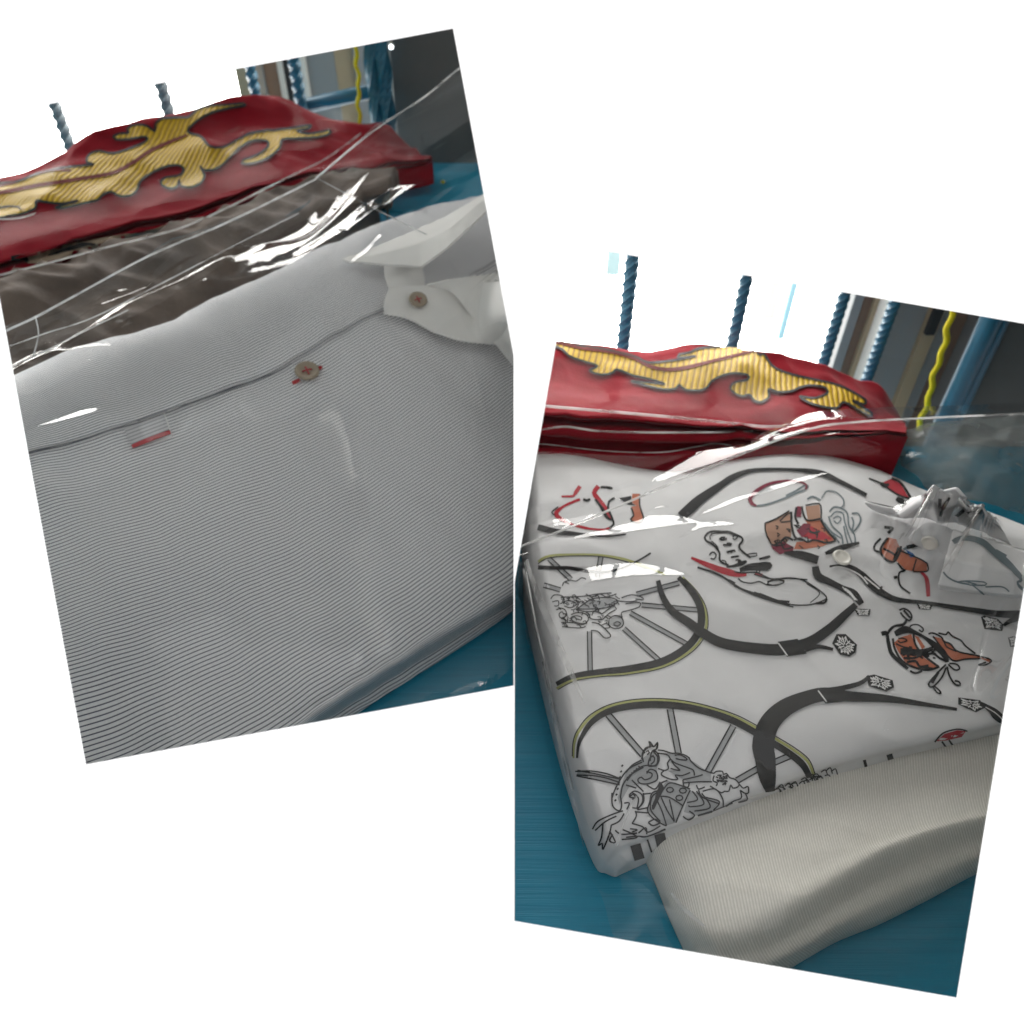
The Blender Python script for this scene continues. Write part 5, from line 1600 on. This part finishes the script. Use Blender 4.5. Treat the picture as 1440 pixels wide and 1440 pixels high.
rd = Print(bt, OF + 0.00004)
rd.stroke(qc((560, 800, 2), (610, 850, 5), (625, 920, 6), (630, 1015, 5)))
rd.fill(qc((230, 60), (320, 20), (400, 70), (470, 190), (380, 160), (300, 110)), 4)
rd.fill(qb((620, 760), (720, 640), (880, 720), (960, 790), (760, 800)), 4)
rd.build('printed_red', M['pred'], bs, split=True)
br = Print(bt, OF)
br.fill(qb((205, 610), (330, 560), (480, 470), (500, 620), (500, 760), (430, 850), (300, 860), (250, 800), (210, 700)), 4)
br.fill(qb((660, 420), (820, 400), (830, 560), (690, 580)), 4)
br.build('printed_cup', M['pbrown'], bs, 'tan printed cup near the placket', split=True)
dr = Print(bt, OF + 0.00012)
dr.fill(qb((270, 850), (420, 820), (530, 880), (520, 920), (370, 960), (290, 900)), 4)
dr.fill(qb((560, 690), (640, 610), (720, 620), (700, 700), (620, 770)), 4)
dr.stroke(qb((30, 330, 5), (120, 240, 5), (260, 165, 4), (420, 135, 3), (580, 140, 2), (670, 180, 2), (660, 230, 2)), 3)
dr.stroke(qb((30, 330, 5), (60, 390, 5), (110, 415, 2)), 3)
dr.stroke(qb((590, 420, 6), (585, 540, 6)))
dr.build('printed_dark_red', M['pdred'], bs, 'dark red parts of the print', split=True)
ink = Print(bt, OI + 0.0001)
for s, w_ in [(((205, 610), (330, 560), (480, 470)), 1.6), (((205, 610), (210, 700), (250, 800), (300, 860), (430, 850)), 1.6), (((370, 590), (440, 520), (495, 500), (500, 580), (380, 600)), 1.4), (((500, 480), (505, 640), (545, 770), (640, 800)), 3), (((560, 430), (545, 540), (580, 620)), 2.6), (((620, 420), (640, 520), (690, 580), (830, 560)), 2),
              (((660, 410), (820, 398), (835, 560)), 1.4), (((830, 570), (900, 690), (1000, 800)), 2.2), (((530, 800), (600, 780), (680, 820), (760, 800), (900, 830), (1000, 805)), 2.0), (((380, 820), (440, 770), (520, 800)), 2.4), (((300, 860), (380, 830), (420, 900), (520, 880)), 1.8), (((700, 700), (760, 720), (820, 700)), 2.4)]:
    ink.stroke(qb(*s), w_, step=2.0)
for s, w_ in [(((130, 20), (230, 60), (300, 110), (380, 160), (470, 190)), 1.8), (((320, 18), (400, 60), (480, 180)), 2.6), (((230, 60, 4), (260, 80, 6), (300, 70, 3)), 4), (((360, 190, 5), (400, 210, 8), (440, 230, 5)), 6), (((120, 220), (260, 250), (380, 280)), 1.6), (((380, 620), (420, 640), (560, 700), (620, 735)), 1.6), (((620, 735), (620, 800), (500, 805)), 1.6), (((200, 1000, 4), (240, 930, 2)), 3)]:
    ink.stroke(qc(*s), w_, step=2.0)
for i in range(22):
    x, y = 250 + 620 * rnd(i, 41), 620 + 250 * rnd(i, 42)
    ink.stroke(qb((x, y), (x + 30, y - 10 + 40 * rnd(i, 43)), (x + 50 * rnd(i, 44), y + 40)), 1.2, step=2)
for i in range(34):
    x, y = 330 + 560 * rnd(i, 51), 420 + 320 * rnd(i, 52)
    ink.stroke(qh((x, y), (x + 28, y - 12 + 30 * rnd(i, 53)), (x + 55 * rnd(i, 54), y + 26)), 1.1, step=2)
ink.build('printed_detail_lines', M['ink'], bs)['kind'] = 'stuff'
sl = Print(bt, OI)
for s, w_ in [(((110, 415), (250, 390), (420, 330), (560, 270), (660, 230), (690, 190), (640, 190), (560, 240), (440, 300)), 2.0), (((680, 340), (740, 310), (830, 350)), 2), (((840, 560), (880, 640), (960, 720), (1040, 830)), 1.8), (((920, 530), (960, 640), (1060, 740), (1080, 840)), 1.8), (((930, 480), (980, 430), (1060, 440), (1130, 500), (1150, 640), (1210, 740), (1220, 830)), 1.8),
              (((940, 540), (1000, 480), (1080, 500), (1100, 590), (1140, 720), (1190, 850)), 1.6), (((1180, 500), (1250, 500), (1280, 570), (1240, 660), (1190, 700), (1200, 600), (1180, 540)), 1.8), (((970, 560), (1020, 530), (1060, 560), (1020, 610), (980, 580)), 1.4), (((840, 330), (900, 250), (1000, 260), (1080, 330), (1090, 400), (1050, 440)), 1.4), (((1090, 640), (1110, 740), (1140, 850)), 1.6), (((870, 600), (950, 700), (1060, 780)), 1.4)]:
    sl.stroke(qb(*s), w_, step=2.0)
sl.stroke(qc((560, 575, 3), (480, 590, 4), (420, 620, 3)))
sl.build('printed_scrolls', M['pslate'], bs, 'slate line scrolls beside the placket')
bl = Print(bt, OI + 0.00005)
bl.fill(qc((440, 620), (500, 650), (525, 680), (480, 685)), 4)
bl.build('printed_blue_patch', M['pblue'], bs)

# prints on the collar flap and crumpled collar
sl = Print(t3, 0.0004)
sl.stroke(qc((790, 630, 2), (840, 560, 7), (940, 525, 7), (1080, 555, 8), (1180, 640, 8), (1280, 720, 9), (1360, 800, 7), (1420, 870, 6), (1380, 890, 3), (1400, 930, 4), (1440, 950, 5)))
sl.stroke(qc((1190, 640, 8), (1280, 690, 8)))
sl.stroke(qc((740, 780), (800, 850), (880, 890), (980, 910)), 1.8)
for s in [((880, 890), (960, 880), (1100, 890), (1110, 915), (980, 915)), ((1000, 910), (1060, 960), (1120, 1000)), ((1110, 930), (1250, 930), (1310, 970)), ((940, 880), (1040, 910))]:
    sl.stroke(qc(*s), 1.5, step=2)
sl.build('collar_print', M['pslate'], bs, 'slate strap printed on the collar flap')
P = Print(t3, 0.0005)
P.stroke(qc((1120, 990, 4), (1165, 1000, 4)))
P.stroke(qc((1200, 1010, 3), (1440, 1040, 6)))
P.build('collar_print', M['pdred'], bs, 'red strap end on the collar flap')
P = Print(t1, 0.0004)
P.stroke(qc((735, 180, 4), (730, 260, 4)), 4)
P.stroke(qc((810, 170, 3), (760, 260, 5), (725, 340, 4)), 4)
P.stroke(qc((1000, 200, 5), (930, 280, 5), (870, 340, 4)))
P.stroke(qc((960, 310, 5), (1050, 300, 5), (1150, 280, 6)))
P.stroke(qc((700, 80, 6), (760, 100, 7)))
P.stroke(qc((820, 400, 6), (950, 400, 6)))
P.build('collar_print', M['ink'], bs)
# prints on the folded front rim
P = Print(bt, OI)
for a_, b_, w_ in (((893, 1187), (899, 1208), 14), ((927, 1172), (931, 1190), 14), ((1215, 1068), (1218, 1080), 4), ((1250, 1060), (1254, 1073), 8), ((1324, 1042), (1331, 1052), 2), ((1334, 1040), (1341, 1050), 2), ((910, 1180), (916, 1198), 2)):
    P.stroke([(a_[0], a_[1], w_), (b_[0], b_[1], w_)])
for i in range(24):
    x = 1088 + 82 * rnd(i, 31); y = 1116 - (x - 1080) * 0.335 - 6 + 7 * rnd(i, 32)
    P.stroke([(x, y), (x + 6, y - 5 + 8 * rnd(i, 33)), (x + 9, y + 4)], 1.3, step=2)
P.build('printed_rim_marks', M['ink'], bs)['kind'] = 'stuff'

# ================================================================== RIGHT: BAGS
bag = empty('plastic_bag', 'clear shiny plastic bag over the bicycle print shirt', 'plastic bag', 'clear plastic bags')
pd = lambda *q: [(x, y, ('p', d)) for x, y, d in q]
RIDGE = pd((726, 772, 0.006), (738, 766, 0.007), (800, 742, 0.0075), (860, 716, 0.008), (1000, 656, 0.010), (1130, 606, 0.014), (1200, 594, 0.016), (1300, 588, 0.016), (1440, 582, 0.016), (1500, 580, 0.016))
rows = [pd((726, 634, 0.011), (860, 640, 0.011), (950, 640, 0.009), (1050, 618, 0.005), (1130, 584, 0.006), (1200, 576, 0.006), (1300, 572, 0.006), (1440, 568, 0.006), (1500, 566, 0.006)),
        pd((726, 720, 0.006), (800, 700, 0.006), (860, 680, 0.007), (950, 652, 0.008), (1050, 624, 0.009), (1130, 592, 0.010), (1200, 582, 0.010), (1300, 577, 0.010), (1440, 573, 0.010), (1500, 571, 0.010)),
        RIDGE,
        pd((728, 778, 0.0055), (740, 774, 0.0062), (800, 754, 0.0065), (860, 732, 0.007), (1000, 676, 0.008), (1130, 626, 0.011), (1200, 614, 0.014), (1300, 612, 0.014), (1440, 612, 0.014), (1500, 610, 0.014)),
        pd((730, 788, 0.005), (745, 788, 0.0055), (800, 776, 0.006), (860, 762, 0.006), (1000, 716, 0.007), (1130, 674, 0.010), (1200, 664, 0.012), (1300, 672, 0.012), (1440, 690, 0.012), (1500, 700, 0.012)),
        [(729, 838, 0.004)] + prow([(760, 830), (900, 808), (1050, 785), (1200, 770), (1320, 780), (1440, 800), (1500, 812)], 0.006),
        [(738, 908, 0.003)] + prow([(780, 900), (900, 890), (1050, 870), (1200, 855), (1320, 865), (1440, 880), (1500, 890)], 0.004),
        [(760, 1014, 0.003)] + prow([(800, 1005), (900, 995), (1050, 975), (1200, 955), (1320, 948), (1440, 950), (1500, 955)], 0.0035),
        [(786, 1120, 0.003)] + prow([(830, 1105), (900, 1086), (1000, 1060), (1150, 1028), (1300, 998), (1440, 978), (1500, 970)], 0.0035),
        [(812, 1206, 0.0016), (856, 1200, 0.0156), (912, 1178, 0.0187), (1000, 1140, 0.0198), (1140, 1088, 0.0208), (1280, 1051, 0.0218), (1440, 1014, 0.0229), (1500, 1000, 0.0234)],
        [(845, 1260, 0.0021), (890, 1255, 0.0114), (950, 1250, 0.0166), (1060, 1215, 0.0192), (1180, 1170, 0.0198), (1300, 1130, 0.0198), (1440, 1095, 0.0198), (1500, 1080, 0.0198)],
        [(860, 1310, 0.0015), (920, 1320, 0.0062), (990, 1320, 0.0156), (1080, 1300, 0.0192), (1200, 1232, 0.0198), (1330, 1172, 0.0187), (1440, 1150, 0.0187), (1500, 1140, 0.0187)],
        [(880, 1360, 0.0015), (950, 1385, 0.0021), (1040, 1400, 0.0052), (1120, 1375, 0.0083), (1220, 1320, 0.0094), (1340, 1258, 0.0094), (1440, 1215, 0.0094), (1510, 1190, 0.0094)],
        [(900, 1420, 0.0015), (970, 1450, 0.0015), (1080, 1470, 0.0016), (1180, 1450, 0.0016), (1300, 1410, 0.0016), (1400, 1350, 0.0016), (1470, 1300, 0.0016), (1530, 1270, 0.0016)]]
lenB = [([(740, 774), (790, 770), (860, 762), (930, 750), (985, 738)], 0.0038, 0.012, 0.0125),
        ([(775, 836), (830, 828), (890, 818), (975, 812)], 0.0034, 0.012, 0.0100),
        ([(930, 772), (985, 748), (1040, 742)], 0.0016, 0.006, 0.004),
        ([(965, 735), (1040, 712), (1130, 692), (1195, 680)], 0.0013, 0.006, 0.0032),
        ([(960, 800), (980, 795), (1000, 788)], 0.0006, 0.004, 0.0014),
        ([(1040, 652), (1130, 640), (1190, 648), (1240, 660)], 0.0026, 0.008, 0.006),
        ([(1060, 628), (1150, 618), (1220, 625)], 0.0020, 0.006, 0.005),
        ([(900, 708), (915, 705), (930, 700)], 0.0007, 0.004, 0.0016),
        ([(905, 726), (925, 720), (940, 716)], 0.0007, 0.004, 0.0016),
        ([(1000, 990), (1012, 986), (1022, 983)], 0.0008, 0.004, 0.0018),
        ([(1010, 994), (1022, 993), (1032, 991)], 0.0006, 0.003, 0.0014),
        ([(1150, 770), (1240, 735), (1290, 715)], 0.0008, 0.004, 0.002),
        ([(738, 772), (770, 752), (800, 738)], 0.0020, 0.005, 0.0045),
        ([(735, 735), (760, 722), (790, 715)], 0.0010, 0.005, 0.003),
        ([(868, 1192, 0.034), (880, 1155, 0.038), (900, 1118, 0.04)], 0.0020, 0.003, 0.0025),
        ([(938, 1250, 0.028), (965, 1284, 0.026), (994, 1308, 0.026)], 0.0020, 0.003, 0.0025),
        ([(1120, 1352, 0.014), (1220, 1342, 0.014), (1330, 1292, 0.016)], 0.0025, 0.006, 0.005),
        ([(1200, 1392, 0.008), (1290, 1342, 0.009), (1360, 1292, 0.01)], 0.0025, 0.006, 0.005)]
_, fv_, ff_ = film('film', rows, 250, [8, 10, 6, 14, 22, 22, 22, 16, 12, 10, 10, 10, 6], RS, 0.0012, bag, PP, amp=0.0006, cell=0.04, ang=0.35, lenses=lenB, k=2, relax=5)
crease([(x, y, z_on(x, y, z, PP) + 0.0004) for x, y, z in RIDGE], bag, 0.0005, 'seam')
ft_ = tree_of(fv_, ff_)
P = Print(ft_, 0.0003)  # bright bands along the film painted as white ribbons
P.stroke([(741, 786, 3), (752, 822, 7), (768, 862, 9), (786, 906, 8), (803, 946, 7), (822, 990, 2)])
P.stroke([(737, 800, 2), (747, 850, 3), (761, 910, 3), (777, 960, 2)])
P.stroke([(764, 930, 1.5), (784, 1030, 2.2), (804, 1110, 2.2), (822, 1190, 1.5)])
P.stroke([(868, 1190, 1.5), (876, 1160, 3.5), (890, 1128, 3), (900, 1115, 1)])
P.stroke([(944, 1256, 2), (960, 1276, 5), (978, 1292, 5), (990, 1302, 3)])
P.build('glare_band', M['crease'], bag, 'white ribbons painted as glare bands on the film', split=True)
crease([(738, 790, 0.056), (752, 870, 0.034), (768, 940, 0.022), (790, 1040, 0.014), (806, 1110, 0.011)], bag, 0.0003, 'seam')


bag2 = empty('plastic_bag', 'clear plastic bag around the red embroidered shirt at right', 'plastic bag', 'clear plastic bags')
rows = [ry([(728, 440), (820, 452), (880, 455), (1000, 462), (1100, 470), (1180, 482), (1260, 505), (1330, 515), (1400, 522)], 0.352),
        ry([(728, 500), (850, 512), (1000, 510), (1100, 528), (1200, 550), (1280, 572), (1400, 560)], 0.328),
        ry([(728, 540), (850, 553), (1000, 557), (1100, 568), (1200, 580), (1280, 592), (1400, 590)], 0.300),
        ry([(728, 560), (767, 568), (850, 575), (950, 583), (1080, 595), (1180, 599), (1280, 600), (1400, 605)], 0.278),
        ry([(728, 590), (767, 597), (850, 606), (950, 608), (1080, 612), (1180, 612), (1280, 610), (1400, 615)], 0.272),
        ry([(728, 630), (757, 638), (850, 646), (930, 647), (1000, 642), (1100, 634), (1200, 624), (1280, 618), (1400, 625)], 0.268)]
rid2 = [([(730, 566, 0.062), (800, 573, 0.061), (920, 585, 0.060), (1080, 598, 0.058)], 0.0020, 0.0014),
        ([(745, 604, 0.052), (800, 601, 0.052), (860, 607, 0.051), (1000, 608, 0.052)], 0.0022, 0.0012)]
film('film', rows, 170, [12, 10, 8, 8, 8], RS, 0.0012, bag2, None, amp=0.0005, cell=0.05, ang=0.15, ridges=rid2, k=9, material=M['film_soft'])
crease_on([(728, 566), (767, 571), (850, 578), (950, 587), (1020, 594), (1080, 600), (1130, 596)], bag2, RS, 0.0007, 0.004)
crease_on([(728, 606), (762, 604), (795, 600), (840, 606), (900, 608), (1000, 608), (1070, 606)], bag2, RS, 0.0005, 0.004)
crease_on([(728, 622), (780, 626), (850, 634), (930, 636), (980, 628), (1010, 624), (1060, 632)], bag2, RS, 0.0003, 0.003)

# crumpled end of the shiny bag lying on the table behind the collar
rows = [ry([(1258, 612), (1320, 598), (1360, 592), (1440, 588), (1520, 586)], 0.335),
        ry([(1262, 636), (1330, 624), (1380, 618), (1440, 615), (1520, 613)], 0.306),
        ry([(1272, 664), (1345, 652), (1400, 648), (1440, 647), (1520, 646)], 0.284),
        ry([(1296, 690), (1360, 682), (1410, 684), (1440, 688), (1520, 694)], 0.268),
        ry([(1320, 706), (1375, 712), (1420, 726), (1450, 738), (1520, 752)], 0.256)]
film('crumpled_end', rows, 90, 18, RS, 0.0010, bag, None, amp=0.006, cell=0.018, ang=0.8, k=12, material=M['film_reflection'], relax=0)
